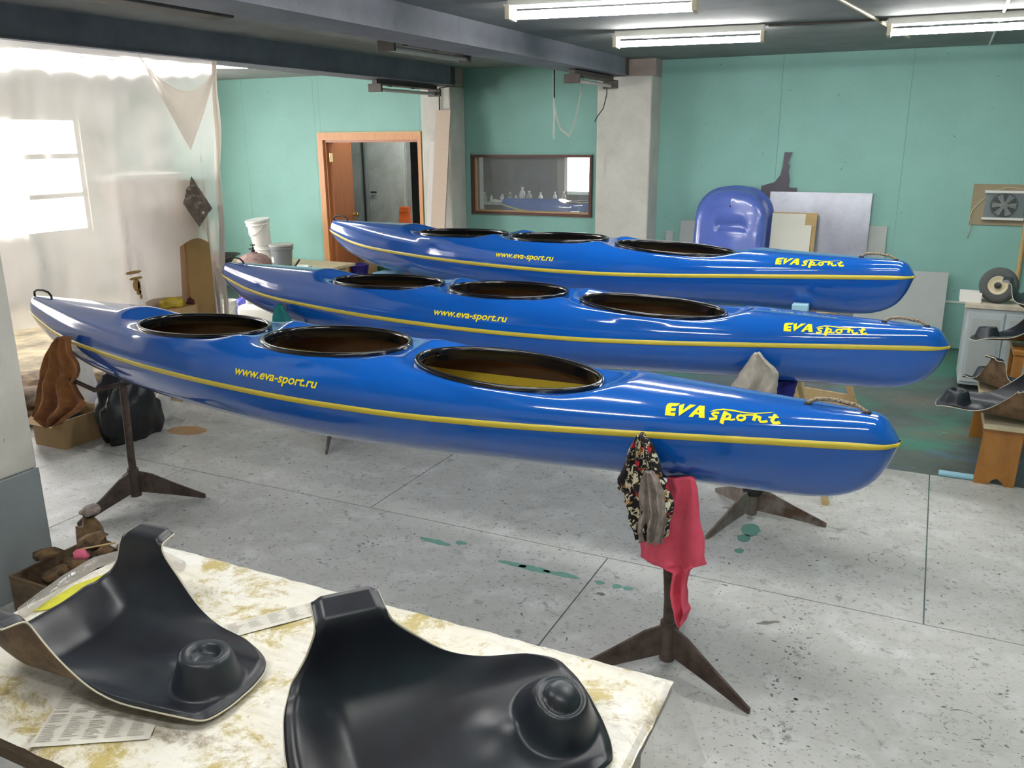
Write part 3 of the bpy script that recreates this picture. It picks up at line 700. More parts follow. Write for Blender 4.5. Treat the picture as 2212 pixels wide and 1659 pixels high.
def wrap_flat(name, verts, faces, fn, mat, parent, cuts):
    """lay a flat lettering mesh on the deck: cut it into strips, map each vertex"""
    bm = bmesh.new(); vs = [bm.verts.new((x, y, 0)) for x, y in verts]
    for f in faces:
        try: bm.faces.new([vs[i] for i in f])
        except ValueError: pass
    for ax, vals in cuts:
        for q in vals:
            co = (q, 0, 0) if ax == 0 else (0, q, 0); no = (1, 0, 0) if ax == 0 else (0, 1, 0)
            bmesh.ops.bisect_plane(bm, geom=bm.verts[:]+bm.edges[:]+bm.faces[:], plane_co=co, plane_no=no)
    bm.verts.index_update()
    m_ = MB(); m_.v = [tuple(fn(p.co.x, p.co.y)) for p in bm.verts]; m_.f = [tuple(q.index for q in f.verts) for f in bm.faces]
    bm.free()
    return m_.build(name, mat, parent, fix=False)
def text_flat(s, shear, bold):
    cu = bpy.data.curves.new('txt', 'FONT'); cu.body = s; cu.size = 1; cu.shear = shear; cu.offset = bold; cu.resolution_u = 4
    ob = bpy.data.objects.new('txt', cu); COL.objects.link(ob)
    bpy.context.view_layer.update()
    dg = bpy.context.evaluated_depsgraph_get(); me = bpy.data.meshes.new_from_object(ob.evaluated_get(dg))
    v = [(p.co.x, p.co.y) for p in me.vertices]; f = [tuple(p.vertices) for p in me.polygons]
    bpy.data.objects.remove(ob); bpy.data.curves.remove(cu); bpy.data.meshes.remove(me)
    return v, f
def curve_flat(polys):
    cu = bpy.data.curves.new('cv', 'CURVE'); cu.dimensions = '2D'; cu.fill_mode = 'BOTH'
    for poly in polys:
        sp = cu.splines.new('POLY'); sp.points.add(len(poly)-1); sp.use_cyclic_u = True
        for q, (x, y) in zip(sp.points, poly): q.co = (x/100, -y/100, 0, 1)
    ob = bpy.data.objects.new('cv', cu); COL.objects.link(ob); bpy.context.view_layer.update()
    dg = bpy.context.evaluated_depsgraph_get(); me = bpy.data.meshes.new_from_object(ob.evaluated_get(dg))
    v = [(p.co.x*100, -p.co.y*100) for p in me.vertices]; f = [tuple(p.vertices) for p in me.polygons]
    bpy.data.objects.remove(ob); bpy.data.curves.remove(cu); bpy.data.meshes.remove(me)
    return v, f
LOGO_FILL = [
    [(135,432),(141,395),(147,360),(160,342),(178,335),(262,335),(236,362),(192,364),(189,379),(230,377),(224,401),(186,403),(184,414),(226,412),(217,440)],
    [(256,352),(300,338),(287,396),(345,343),(398,346),(250,440)],
    [(330,445),(425,348),(468,352),(462,455),(416,452),(417,427),(386,425),(364,447)], [(400,408),(418,409),(420,388)],
]
SWOOSH = [(503,405),(530,390),(560,378),(620,370),(700,377),(790,397),(870,402),(950,393),(1032,380),(960,401),(880,412),(790,408),(700,393),(630,384),(570,389),(535,397)]
STROKES = [([(584,411),(545,409),(525,420),(536,433),(562,440),(556,456),(530,462),(497,461)], 17), ([(640,396),(590,499)], 27),
           ([(628,424),(660,419),(672,430),(664,450),(644,462),(622,462)], 18), ([(640,461),(676,470),(706,463)], 13),
           ([(778,436),(758,428),(735,434),(724,452),(732,470),(756,474),(780,462),(788,446),(778,436)], 18), ([(764,430),(806,424),(876,424)], 12),
           ([(876,414),(850,476)], 22), ([(862,450),(888,437),(908,440)], 17), ([(910,434),(894,470),(904,484),(930,485),(958,476)], 19),
           ([(1034,408),(992,476),(1000,492),(1030,494),(1054,486)], 24), ([(972,441),(1052,437)], 14)]
def stroke_mesh(strokes):
    vs, fs = [], []
    for pts, w in strokes:
        P = [Vector(p) for p in pts]; k = len(vs); w = w*1.18
        for i, p in enumerate(P):
            d = (P[min(i+1, len(P)-1)]-P[max(i-1, 0)]).normalized(); n = Vector((-d.y, d.x))*w/2
            vs += [tuple(p+n), tuple(p-n)]
        for i in range(len(P)-1): fs.append((k+2*i, k+2*i+1, k+2*i+3, k+2*i+2))
    return vs, fs
def make_kayak():
    r = thing('kayak', '-', 'kayak')
    hull_mesh(False).build('hull', 'blue', r, True)
    deck_mesh(False).build('deck', 'blue', r, True)
    li = hull_mesh(True).build('hull_lining', 'weave', r, True)
    deck_mesh(True).build('deck_lining', 'darkin', r, True)
    # seam tape outside, both sides and round the ends
    prof = [(0, -.0125), (.003, -.011), (.0045, 0), (.003, .011), (0, .0125)]
    path = [(t, -1) for t in TS]+[(t, 1) for t in reversed(TS)]
    rows = []
    for t, s in path:
        b_ = k_beam(t); row = []
        for o_, dz in prof:
            zs = k_sheer(t); hd = k_ridge(t)-zs; hh = zs-k_keel(t)
            tt = 0
            if dz > 0: ww = deck_pt(t, math.asin(min(.9, dz/max(hd, .014))))[0]
            elif dz < 0: ww = hull_pt(t, math.asin(min(.9, -dz/max(hh, .014))))[0]
            else: ww = b_
            q = .004 if t < .01 else (.004 if t > KL-.01 else 0)
            row.append((t-KX+(-q if t < .01 else q), s*(ww+o_), zs+dz*min(1, .55+t*4, .55+(KL-t)*4)))
        rows.append(row)
    rows.append(rows[0])
    MB().grid(rows).build('seam_stripe', 'stripe', r, True)
    for s in (-1, 1):
        rows = []
        for t in [.5+.05*k for k in range(79)]:
            b_, zs = k_beam(t)-.011, k_sheer(t)
            rows.append([(t-KX, s*(hull_pt(t, .12)[0]-.0105), zs-.028), (t-KX, s*b_, zs), (t-KX, s*(deck_pt(t, .1)[0]-.012), zs+.02)])
        MB().grid(rows).build('inner_seam_tape', 'stripe', r, True)
    # cockpit coamings
    cprof = [(-.010, -.05), (-.012, -.01), (-.011, .002), (-.006, .006), (.004, .006), (.009, .003), (.010, -.003), (.008, -.016)]
    for c in COCK:
        rows = []
        n = 96
        for k in range(n+1):
            a = 2*PI*k/n; ca, sa = math.cos(a), math.sin(a)
            nx, ny = ca/c[1], sa/c[2]; l = math.hypot(nx, ny); nx /= l; ny /= l
            t = c[0]+c[1]*ca; y = c[2]*sa; z = rim_z(c, t)
            rows.append([(t+nx*o_-KX, y+ny*o_, z+dz) for o_, dz in cprof])
        MB().grid(rows).build('cockpit_coaming', 'black', r, True)
        # a moulded black seat standing low in the cockpit, towards the right-hand end
        t0 = c[0]+.20; zb = k_keel(t0)+.03; rows = []
        for i in range(13):
            q = i/12
            rows.append([(t0-KX+.16*(q-.5)+.04*math.sin(q*PI), -.17+.34*j/10, zb+.02+.20*math.sin(q*PI)*(1-.5*(2*j/10-1)**2)) for j in range(11)])
        o_ = MB().grid(rows).build('seat_pan', 'seat', r, True)
        md = o_.modifiers.new('th', 'SOLIDIFY'); md.thickness = .006
    # carrying handles
    zz = k_ridge(.08)-.004
    MB().tube([(.03-KX+.012, 0, zz), (.045-KX, 0, zz+.028), (.075-KX, 0, zz+.040), (.14-KX, 0, zz+.044), (.19-KX, 0, zz+.036), (.215-KX, 0, zz+.018), (.222-KX, 0, zz-.002)], .0065, 8).build('bow_handle', 'cordblack', r, True)
    zz = k_ridge(4.7)-.004
    MB().tube([(4.60-KX, 0, zz-.004), (4.605-KX, 0, zz+.012), (4.63-KX, 0, zz+.028), (4.69-KX, 0, zz+.032), (4.76-KX, 0, zz+.022), (4.785-KX, 0, zz+.008), (4.79-KX, 0, zz-.008)], .0075, 8).build('stern_handle', 'rope', r, True)
    for t in (4.60, 4.79): MB().lathe([(.013, -.008), (.014, .004), (.009, .009)], (t-KX, 0, k_ridge(t)-.001), 12).build('handle_plug', 'cordblack', r, True)
    # lettering on the camera side
    v, f = text_flat('www.eva-sport.ru', .22, .02)
    W = max(p[0] for p in v)
    wrap_flat('website_lettering', v, f, lambda x, y: surf(2.1495+.516*x/W, .2175+.0045*x/W+.235*y, .0016), 'letter', r, [(1, [-.2, -.1, 0, .1, .2, .3, .4, .5, .6])])
    lf = lambda x, y: surf(4.1694+.000399*(x-135)+.0001492*(y-432), .4719+.0003105*(x-135)-.003804*(y-432), .0018)
    v, f = curve_flat(LOGO_FILL)
    cuts = [(1, list(range(340, 460, 10)))]
    wrap_flat('logo_initials', v, f, lf, 'letter', r, cuts)
    v, f = curve_flat([SWOOSH]); wrap_flat('logo_swoosh', v, f, lf, 'letter', r, [(1, list(range(372, 412, 6))), (0, list(range(520, 1030, 20)))])
    v, f = stroke_mesh(STROKES); wrap_flat('logo_script', v, f, lf, 'letter', r, [(1, list(range(400, 500, 10)))])
    return r
kay = make_kayak()
K1L, K1R = Vector((-4.889, 3.366)), Vector((-.016, 2.895))
K2L, K2R = Vector((-4.741, 4.821)), Vector((.133, 4.445))
K3L, K3R = Vector((-4.85, 6.29)), Vector((-.0594, 5.28))
def put_kayak(o, L_, R_, zb, ry):
    c = (L_+R_)/2; d = R_-L_
    o.location = (c.x, c.y, zb); o.rotation_euler = (0, ry, math.atan2(d.y, d.x))
KG = 'blue three-seat kayaks'
kay2, kay3, kay4 = copy_tree(kay), copy_tree(kay), copy_tree(kay)
put_kayak(kay, K1L, K1R, .700, 0); tag(kay, 'glossy blue three-seat kayak resting on the brown, floral and red rags', 'kayak', KG)
put_kayak(kay2, K2L, K2R, .7125, .0055); tag(kay2, 'glossy blue three-seat kayak resting on the teal and grey cloths', 'kayak', KG)
put_kayak(kay3, K3L, K3R, .9045, .0027); tag(kay3, 'glossy blue three-seat kayak raised on pale blue foam blocks', 'kayak', KG)
put_kayak(kay4, Vector((-6.15, 12.35)), Vector((-1.28, 12.05)), .70, .0); tag(kay4, 'blue kayak added behind the inner window for the blue in its glass', 'kayak')  # fourth kayak, added for the blue that shows in the window glass
def frame(L_, R_):
    e = (R_-L_).normalized(); n = Vector((e.y, -e.x))
    return lambda t, w, z: Vector((L_.x+e.x*t+n.x*w, L_.y+e.y*t+n.y*w, z))
F1, F2, F3 = frame(K1L, K1R), frame(K2L, K2R), frame(K3L, K3R)

# ------------------------------------------------------------------ stands
def stand(label, F, t, angs, zk, hw, ztip, mat='rust', wrap=False, base=None, skew=0):
    c = F(t, 0, 0) if base is None else Vector(base)
    r = thing('tripod_stand', label, 'stand', (c.x, c.y, 0), 0, 'rusty tripod stands under the kayaks')
    top = F(t, 0, 0)-c
    MB().tube([(0, 0, .05), (0, 0, .3), (top.x, top.y, zk-.05)], .022, 14).build('pole', mat, r, auto=40)
    MB().tube([(0, 0, .03), (0, 0, .20)], .032, 14).build('hub', mat, r, auto=40)
    for a in angs:
        d = Vector((math.cos(a), math.sin(a), 0)); n = Vector((-d.y, d.x, 0))
        poly = [(.02, .055), (.20, .03), (.385, 0), (.40, .0), (.40, .022), (.22, .105), (.10, .165), (.02, .185)]
        MB().prism(poly, -.006, .006, lambda u, v, q, d=d, n=n: tuple(d*u+n*q+Vector((0, 0, v)))).build('leg', mat, r)
    al = (F(t+1, 0, 0)-F(t, 0, 0))*skew; al.z = 0
    ax = (F(t, 1, 0)-F(t, 0, 0)); ax.z = 0
    P = [top+al+ax*hw+Vector((0, 0, ztip)), top+al+ax*hw+Vector((0, 0, zk+.02)), top+ax*(hw-.05)+Vector((0, 0, zk-.035)), top+Vector((0, 0, zk-.045)),
         top-ax*(hw-.05)+Vector((0, 0, zk-.035)), top-ax*hw+Vector((0, 0, zk+.02)), top-ax*hw+Vector((0, 0, ztip))]
    MB().tube(P, .014, 10).build('cradle', mat, r, True)
    if wrap: MB().tube([(0, 0, .15), (0, 0, .18), (0, 0, .27), (0, 0, .30)], [.05, .062, .060, .048], 8).build('wrapped_padding', 'blackbag', r)
    return r
R_ = math.radians
stand('rusty tripod stand under the red and floral rags', F1, 4.115, [R_(-25), R_(95), R_(215)], .82, .262, 1.05, 'rustdark', base=(-.765, 2.985, 0))
stand('rusty tripod stand beside the brown rag and cardboard box', F1, .80, [R_(30), R_(-90), R_(150)], .75, .226, .99, 'rustdark', base=(-4.07, 3.26, 0), skew=-.12)
stand('tripod stand with black wrapped hub below the grey cloth', F2, 4.07, [R_(9), R_(246), R_(131)], .835, .25, 1.01, wrap=True, base=(-.728, 4.537, 0))
stand('tripod stand hung with the teal cloth', F2, .82, [R_(-60), R_(60), R_(180)], .775, .225, .97, base=(-3.72, 4.70, 0))

# ------------------------------------------------------------------ rags over the stands
def drape(name, label, F, w0, rows, mat, amp=.014, folds=3.2, thick=.018, seed=1, nx=26, sub=4, parent=None, cat='cloth', turn=0):
    """rows: (t left, t right, z left, z right) from top to bottom"""
    full = []
    for i in range(len(rows)-1):
        for k in range(sub):
            q = k/sub; full.append([a+(b_-a)*q for a, b_ in zip(rows[i], rows[i+1])])
    full.append(list(rows[-1]))
    n = len(full); front, back = [], []
    for i, (tl, tr, zl, zr) in enumerate(full):
        v = i/(n-1); f_, b_ = [], []
        for j in range(nx+1):
            u = j/nx
            env = (.35+.65*v)
            d = amp*env*(math.sin(folds*2*PI*u+seed+1.6*v+.8*noise.noise(Vector((u*3, v*3, seed))))+.7*noise.noise(Vector((u*6, v*5, seed*3))))
            edge = min(1, 7*min(u, 1-u))
            t = tl+(tr-tl)*u+.004*noise.noise(Vector((u*9, v*9, seed+5)))*(1 if 0 < j < nx else 2.2)
            z = zl+(zr-zl)*u+.006*noise.noise(Vector((u*8+7, v*8, seed)))
            f_.append(F(t, w0+d+thick*.5*edge, z)); b_.append(F(t, w0+d-thick*.5*edge-.001-.25*thick*(1-v), z))
        front.append(f_); back.append(b_)
    rowsall = [fr+list(reversed(bk)) for fr, bk in zip(front, back)]
    m_ = MB().grid(rowsall, close=True)
    nn = 2*(nx+1)
    m_.f.append(tuple(range(nn))); m_.f.append(tuple((n-1)*nn+k for k in range(nn)))
    c = sum((p for r_ in front for p in r_), Vector())/(n*(nx+1))
    if parent is None:
        m_.v = [tuple(Vector(p)-c) for p in m_.v]
        o = m_.build(name, mat, None, True, c)
        if label: tag(o, label, cat)
    else:
        m_.v = [tuple(Vector(p)-parent.location) for p in m_.v]; o = m_.build(name, mat, parent, True)
    return o
def rows_of(flat):
    return [(flat[2*i][0], flat[2*i+1][0], flat[2*i][1], flat[2*i+1][1]) for i in range(len(flat)//2)]
brown = [(.628,1.011),(.715,1.021),(.565,.971),(.715,.988),(.503,.902),(.72,.929),(.453,.834),(.789,.877),(.419,.786),(.799,.837),(.39,.744),(.774,.797),(.367,.709),(.723,.76),(.332,.653),(.757,.715),(.293,.589),(.825,.671),(.269,.553),(.811,.638),(.246,.517),(.733,.594),(.226,.48),(.638,.548),(.331,.471),(.559,.509),(.433,.459),(.455,.463)]
drape('suede_rag', 'crumpled brown suede rag hanging beside the cardboard box', F1, .238, rows_of(brown), 'brownrag', .034, 2.9, .03, 2, cat='rag')
red = [(4.171,.884),(4.277,.906),(4.18,.842),(4.289,.865),(4.149,.765),(4.30,.799),(4.093,.675),(4.313,.728),(4.075,.629),(4.321,.69),(4.083,.568),(4.33,.632),(4.083,.541),(4.336,.608),(4.114,.528),(4.337,.588),(4.155,.524),(4.296,.562),(4.21,.523),(4.283,.543),(4.205,.469),(4.271,.488),(4.207,.432),(4.271,.451),(4.214,.392),(4.278,.411),(4.225,.368),(4.287,.387),(4.236,.34),(4.273,.351),(4.255,.321),(4.265,.324)]
drape('cotton_rag', 'red cotton shirt rag hanging behind the floral rag', F1, .165, rows_of(red), 'redrag', .020, 1.7, .022, 4, cat='rag')
flo = [(4.107,1.071),(4.126,1.075),(4.094,1.05),(4.144,1.059),(4.083,1.024),(4.163,1.039),(4.067,.983),(4.176,1.004),(4.054,.933),(4.192,.96),(4.038,.895),(4.203,.929),(4.042,.862),(4.221,.9),(4.069,.848),(4.225,.882),(4.07,.814),(4.239,.851),(4.078,.796),(4.247,.834),(4.087,.768),(4.242,.804),(4.1,.736),(4.232,.768),(4.114,.71),(4.228,.738),(4.12,.684),(4.227,.71)]
fr = thing('floral_rag', 'black rag with a red and cream floral print, over the red one', 'rag', tuple(F1(4.14, .27, .87)))
drape('printed_cloth', None, F1, .285, rows_of(flo), 'floral', .018, 2.6, .03, 6, parent=fr)
lin_rows = [(4.150,4.178,.955,.962),(4.138,4.200,.925,.935),(4.135,4.218,.88,.895),(4.133,4.222,.84,.855),(4.140,4.232,.80,.815),(4.130,4.232,.77,.785),(4.128,4.232,.735,.75),(4.132,4.228,.705,.715),(4.135,4.222,.692,.70)]
drape('turned_lining', None, F1, .318, lin_rows, 'lining', .017, 3.3, .014, 9, parent=fr)
grey = [(4.052,1.023),(4.081,1.027),(4.031,.991),(4.112,1.001),(4.016,.959),(4.148,.975),(3.992,.919),(4.182,.944),(3.971,.879),(4.185,.908),(3.947,.833),(4.18,.865),(3.931,.793),(4.178,.829),(3.92,.72),(4.17,.74),(3.92,.64),(4.165,.66)]
drape('towelling_cloth', 'light grey towelling cloth draped over the stand arm', F2, .285, rows_of(grey), 'greyrag', .026, 1.8, .03, 3)
drape('cotton_cloth', 'dark blue cloth hanging beneath the hull by the grey towelling', F2, .045, [(4.10,4.225,.83,.84),(4.12,4.215,.77,.78),(4.125,4.20,.72,.73),(4.13,4.19,.66,.67)], 'bluerag', .016, 1.5, .025, 8)
teal = [(.779,.968),(.829,.972),(.754,.931),(.854,.94),(.733,.876),(.905,.893),(.712,.816),(.941,.839),(.70,.74),(.95,.75)]
drape('cotton_cloth', 'teal cloth draped over the stand arm between the kayaks', F2, .255, rows_of(teal), 'tealrag', .016, 1.4, .03, 5)

# ------------------------------------------------------------------ wooden trestles under the raised kayak
def trestle(label, t, ztop, mat, spread=.34, group=None, F3=F3):
    c = F3(t, 0, 0); ax = (F3(t, 1, 0)-c); al = (F3(t+1, 0, 0)-c)
    r = thing('wooden_trestle', label, 'trestle', (c.x, c.y, -.006), 0, group)
    up_ = Vector((0, 0, 1))
    MB().bar(-ax*.42+up_*(ztop-.04), ax*.42+up_*(ztop-.04), .07, .08).build('top_beam', mat, r)
    for s in (-1, 1):
        for q in (-1, 1):
            a = ax*.36*s+al*.03*q+up_*(ztop-.06); b_ = ax*.42*s+al*spread*q
            MB().bar(b_, a, .045, .028, al).build('leg', mat, r)
        a = ax*.395*s-al*spread*.62+up_*.40; b_ = ax*.395*s+al*spread*.62+up_*.40
        MB().bar(a, b_, .022, .09).build('stretcher', mat, r)
    return r
trestle('raw pine trestle under the stern of the raised kayak', 4.33, .99, 'rawpine')
trestle('weathered grey trestle below the bow of the raised kayak', .76, .86, 'greyboard')
c = F3(4.33, .158, 0)
tag(B((-.042, -.05, 0), (.042, .05, .045), .003).build('pine_block', 'rawpine', None, loc=(c.x, c.y, .984)), 'small pine block between the trestle and the foam', 'block')
tag(B((-.045, -.045, 0), (.045, .045, .075), .006).build('foam_block', 'cyanfoam', None, loc=(c.x, c.y, 1.029)), 'pale blue foam block under the stern of the raised kayak', 'foam block')
c = F3(.76, .06, 0)
tag(B((-.26, -.11, 0), (.26, .11, .03)).build('support_plank', 'paintedwood', None, loc=(c.x, c.y, .854)), 'cream plank lying across the grey trestle', 'plank')
tag(B((-.10, -.09, 0), (.10, .09, .085), .006).build('foam_block', 'cyanfoam', None, loc=(c.x, c.y, .884)), 'pale blue foam block under the bow of the raised kayak', 'foam block')
F4 = frame(Vector((-6.15, 12.35)), Vector((-1.28, 12.05)))
trestle('trestle under the left end of the kayak in the far room', .9, .755, 'rawpine', .25, None, F4)
trestle('trestle under the right end of the kayak in the far room', 4.0, .815, 'rawpine', .25, None, F4)

# ------------------------------------------------------------------ the near table
TX0, TX1, TY0, TY1, TZ = -2.26, -.45, .977, 1.84, .75
tb = thing('work_table', 'low work table under a resin-stained cover', 'table', ((TX0+TX1)/2, (TY0+TY1)/2, 0))
hx_, hy_ = (TX1-TX0)/2, (TY1-TY0)/2
rows = []
for i in range(81):
    x = -hx_+2*hx_*i/80
    rows.append([(x+(.006*noise.noise(Vector((j*.4, 3, i*.1))) if i in (0, 80) else 0), -hy_+2*hy_*j/40+(.005*noise.noise(Vector((i*.5, 1, j))) if j in (0, 40) else 0),
                  TZ+.0022*noise.noise(Vector((x*9, j*.35, 0)))+.0012*noise.noise(Vector((x*30, j*1.1, 4)))-(.006 if i in (0, 80) or j in (0, 40) else 0)) for j in range(41)])
m_ = MB().grid(rows); m_.build('table_cover', 'table', tb, True)
B((-hx_+.004, -hy_+.004, TZ-.035), (hx_-.004, hy_-.004, TZ-.006)).build('table_top', 'tableedge', tb)
for s in (-1, 1): B((-hx_+.06, s*(hy_-.07)-.012, TZ-.14), (hx_-.06, s*(hy_-.07)+.012, TZ-.035)).build('apron', 'tableedge', tb)
for sx in (-1, 1):
    for sy in (-1, 1): B((sx*(hx_-.09)-.03, sy*(hy_-.09)-.03, 0), (sx*(hx_-.09)+.03, sy*(hy_-.09)+.03, TZ-.035)).build('leg', 'tableedge', tb)
def newspaper(label, x, y, rot, w, h, seed):
    r = thing('newspaper_sheet', label, 'newspaper', (x, y, TZ+.003), rot)
    rows = [[(-w/2+w*i/12, -h/2+h*j/12, .0012+.0015*noise.noise(Vector((i*.5, j*.5, seed)))) for j in range(13)] for i in range(13)]
    MB().grid(rows).build('sheet', 'news', r, True)
    rnd = random.Random(seed); m_ = MB()
    ncol = max(2, int(w/.05))
    for c_ in range(ncol):
        x0 = -w/2+.008+c_*(w-.012)/ncol; yy = h/2-.01
        while yy > -h/2+.012:
            L_ = (w/ncol-.014)*rnd.uniform(.5, 1)
            if rnd.random() > .12: m_.add([(x0, yy-.0017, .0032), (x0+L_, yy-.0017, .0032), (x0+L_, yy, .0032), (x0, yy, .0032)], [(0, 1, 2, 3)])
            yy -= .0062
    m_.build('print_lines', 'ink', r)
newspaper('newspaper sheet soaked with resin at the table end by the first seat shell', -1.62, 1.13, .55, .26, .20, 3)
newspaper('narrow newspaper strip lying behind the two seat shells', -1.52, 1.66, .95, .34, .075, 8)
tag(MB().prism([(-2.20, 1.36), (-2.12, 1.44), (-2.05, 1.56), (-2.03, 1.66), (-2.10, 1.70), (-2.18, 1.66), (-2.22, 1.52)], TZ+.003, TZ+.006, lambda u, v, d: (u, v, d)).build('resin_mat', 'resin'), 'bright yellow resin-soaked mat on the table', 'mat')
tag(MB().tube([(-2.19, 1.33, .772), (-2.235, 1.5, .775), (-2.25, 1.62, .776), (-2.20, 1.715, .776), (-2.1, 1.74, .775), (-1.99, 1.72, .774)], .018, 12).build('clear_hose', 'clearfilm', None, True), 'clear plastic hose bent around the yellow mat', 'hose')
# polythene hanging off the corner
rows = []
for i in range(15):
    u = i/14
    rows.append([(TX1-.015+(.03+.10*u)*v+.010*math.sin(9*u+3*v)*v, 1.47+.345*u-.05*v*u+.012*math.sin(6*v+u*5)*v, TZ+.008-(.10+.09*math.sin(u*2.6))*v**1.5) for v in [k/12 for k in range(13)]])
o = MB().grid(rows).build('polythene_scrap', 'clearfilm', None, True)
tag(o, 'clear polythene hanging off the table corner', 'polythene')
tag(MB().tube([(-1.135, 1.20, .756), (-1.125, 1.215, .768), (-1.11, 1.205, .775), (-1.10, 1.19, .768), (-1.11, 1.175, .757)], .009, 8).build('resin_drip', 'amber', None, True), 'small amber resin lump beside the second seat shell', 'resin')

# ------------------------------------------------------------------ moulded seat shells
s_v = pchip([0, .25, .45, .6, .72, .86, .93, 1.0], [0, .085, .145, .182, .196, .202, .212, .262])
s_z = pchip([0, .1, .25, .45, .6, .72, .86, .93, 1.0], [.028, .028, .034, .058, .112, .170, .236, .253, .260])
s_ur = pchip([0, .06, .3, .55, .75, .9, 1.0], [-.20, -.20, -.192, -.165, -.128, -.112, -.108])
s_uf = pchip([0, .06, .2, .36, .46, .52, .6, .72, .86, 1.0], [.455, .455, .45, .43, .37, .27, .175, .095, .040, .026])
def make_seat(hollow, label, loc, rotz, tilt=(0, 0), group='black moulded seat shells', scale=1.0):
    NG, NU = 168, 110; grid_ = []
    for i in range(NG+1):
        g = -1+2*i/NG; a = abs(g); s = 1 if g > 0 else -1
        r0, r1 = s_ur(a), s_uf(a); row = []
        for j in range(NU+1):
            q = j/NU; u = r0+(r1-r0)*q
            v = s*s_v(a); z = s_z(a)
            k = sstep((u-.06)/.24)*(1-sstep((a-.5)/.3)); zf = .03+.028*sstep((a-.3)/.2)
            z = z+(zf-z)*k*.8
            z += .075*sstep((-.06-u)/.13)*(1-sstep((a-.35)/.5))           # raised rear lip
            z += .022*math.exp(-((u-.22)/.07)**2)*math.exp(-(v/.05)**2)
            r_ = math.hypot(u-.352, v)
            if not hollow: z += .080*sstep((.097-r_)/.05)+.022*math.sqrt(max(0, 1-(r_/.036)**2))-.006*math.exp(-((r_-.043)/.006)**2)
            else: z += .080*sstep((.090-r_)/.036)-.022*sstep((.040-r_)/.014)
            e_ = min(q, 1-q)*abs(r1-r0)
            lip = 1-sstep(e_/.022)
            z -= .012*lip
            if a > .93: z -= .010*(1-sstep((1-a)/.05))*0
            row.append(Vector((u, v, max(z, .004))))
        grid_.append(row)
    r = thing('seat_shell', label, 'seat', loc, rotz, group)
    r.rotation_euler = (tilt[0], tilt[1], rotz); r.scale = (scale,)*3
    o = MB().grid([[tuple(p) for p in row] for row in grid_]).build('moulded_shell', ['seat', 'seatback', 'seatrim'], r, True)
    md = o.modifiers.new('shell', 'SOLIDIFY'); md.thickness = .003; md.offset = -1; md.material_offset = 1; md.material_offset_rim = 2
    me = o.data; up_n = sum(1 for p in me.polygons if p.normal.z > 0)
    if up_n < len(me.polygons)/2: me.flip_normals()
    edge = [grid_[0][j] for j in range(NU+1)]+[grid_[i][NU] for i in range(NG+1)]+[grid_[NG][j] for j in range(NU, -1, -1)]+[grid_[i][0] for i in range(NG, -1, -1)]
    MB().tube([p-Vector((0, 0, .003)) for k_, p in enumerate(edge) if k_ % 2 == 0], .0024, 6).build('trimmed_edge', 'seatrim', r, True)
    return r
make_seat(True, 'black moulded seat shell with a hollow-topped front post', (-1.815, 1.285, TZ+.003), R_(3))
make_seat(False, 'black moulded seat shell with a domed front post', (-.876, 1.225, TZ+.035), R_(50), (R_(22), 0), scale=1.05)

# ------------------------------------------------------------------ plastic curtain and what stands behind it
CX = -5.2
def curtain_x(y, z):
    d = 2.66-z
    return CX+.026*math.sin(y*9+1.3*math.sin(z*1.2))*(.3+.5*d)+.022*abs(math.sin(y*5.3+.9*z))*(.2+.5*d)+.05*noise.noise(Vector((y*2.2-.25*z, z*.5, 3)))*(.4+d)+.012*noise.noise(Vector((y*9, z*3, 1)))
cur = thing('plastic_curtain', 'milky polythene curtain hung below the beam', 'curtain', (CX, 4.0, 0))
def hem(y):
    if y < 4.86: return .90+.03*noise.noise(Vector((y*3, 0, 2)))
    if y < 5.21: return 1.27+.05*math.sin((y-4.86)*9)
    return .38
rows = []
ny_, nz_ = 170, 90
for i in range(ny_+1):
    y = 2.45+(5.40-2.45)*i/ny_; h = hem(y); row = []
    for k in range(nz_+1):
        z = 2.655+(h-2.655)*k/nz_; yy = y-.16*(i/ny_)**6*(2.655-z)/1.9
        row.append((curtain_x(yy, z)-CX, yy-4.0, z))
    rows.append(row)
MB().grid(rows).build('polythene_sheet', 'film', cur, True)
# sagging doubled swag at the top
rows = []
P0, P1, P2, P3 = Vector((0, 4.60, 2.65)), Vector((0, 5.36, 2.62)), Vector((0, 5.02, 2.02)), Vector((0, 5.05, 2.36))
for i in range(31):
    u = i/30
    top = P0.lerp(P1, u); top.z = top.z-.30*(1-(2*u-1)**2)*.75; low = P0.lerp(P2, u*2) if u < .5 else P2.lerp(P1, u*2-1)
    low.z -= .04*math.sin(u*PI)
    row = []
    for k in range(25):
        v = k/24; p = top.lerp(low, v)
        row.append((CX+.07+.05*math.sin(v*PI)*math.sin(u*PI)+.02*math.sin(v*9+u*3)*math.sin(u*PI)-CX, p.y-4.0, p.z))
    rows.append(row)
MB().grid(rows).build('sagging_fold', 'film2', cur, True)
rows = []
for i in range(9):
    rows.append([(.02+.02*math.sin(i*1.1+k*.2), 1.40-.035*i/8-.165*(k/40)-.01*math.sin(k*.5), 2.65-2.25*k/40) for k in range(41)])
MB().grid(rows).build('rolled_edge', 'film2', cur, True)
for k, (y, z, w_, h_) in enumerate(((4.33, 1.145, .075, .012), (4.35, 1.10, .06, .012), (4.345, 1.05, .03, .045), (4.37, 1.035, .014, .05), (4.36, .995, .022, .018), (4.375, .965, .012, .02))):
    poly = [(y+w_*math.cos(2*PI*q/14)*(1+.5*noise.noise(Vector((q, k, 1)))), z+h_*math.sin(2*PI*q/14)*(1+.5*noise.noise(Vector((q, k, 6))))) for q in range(14)]
    MB().prism([(u-4.0, v) for u, v in poly], .075, .077, lambda u, v, d: (d, u, v)).build('rust_smear', 'wallboardbrown', cur)
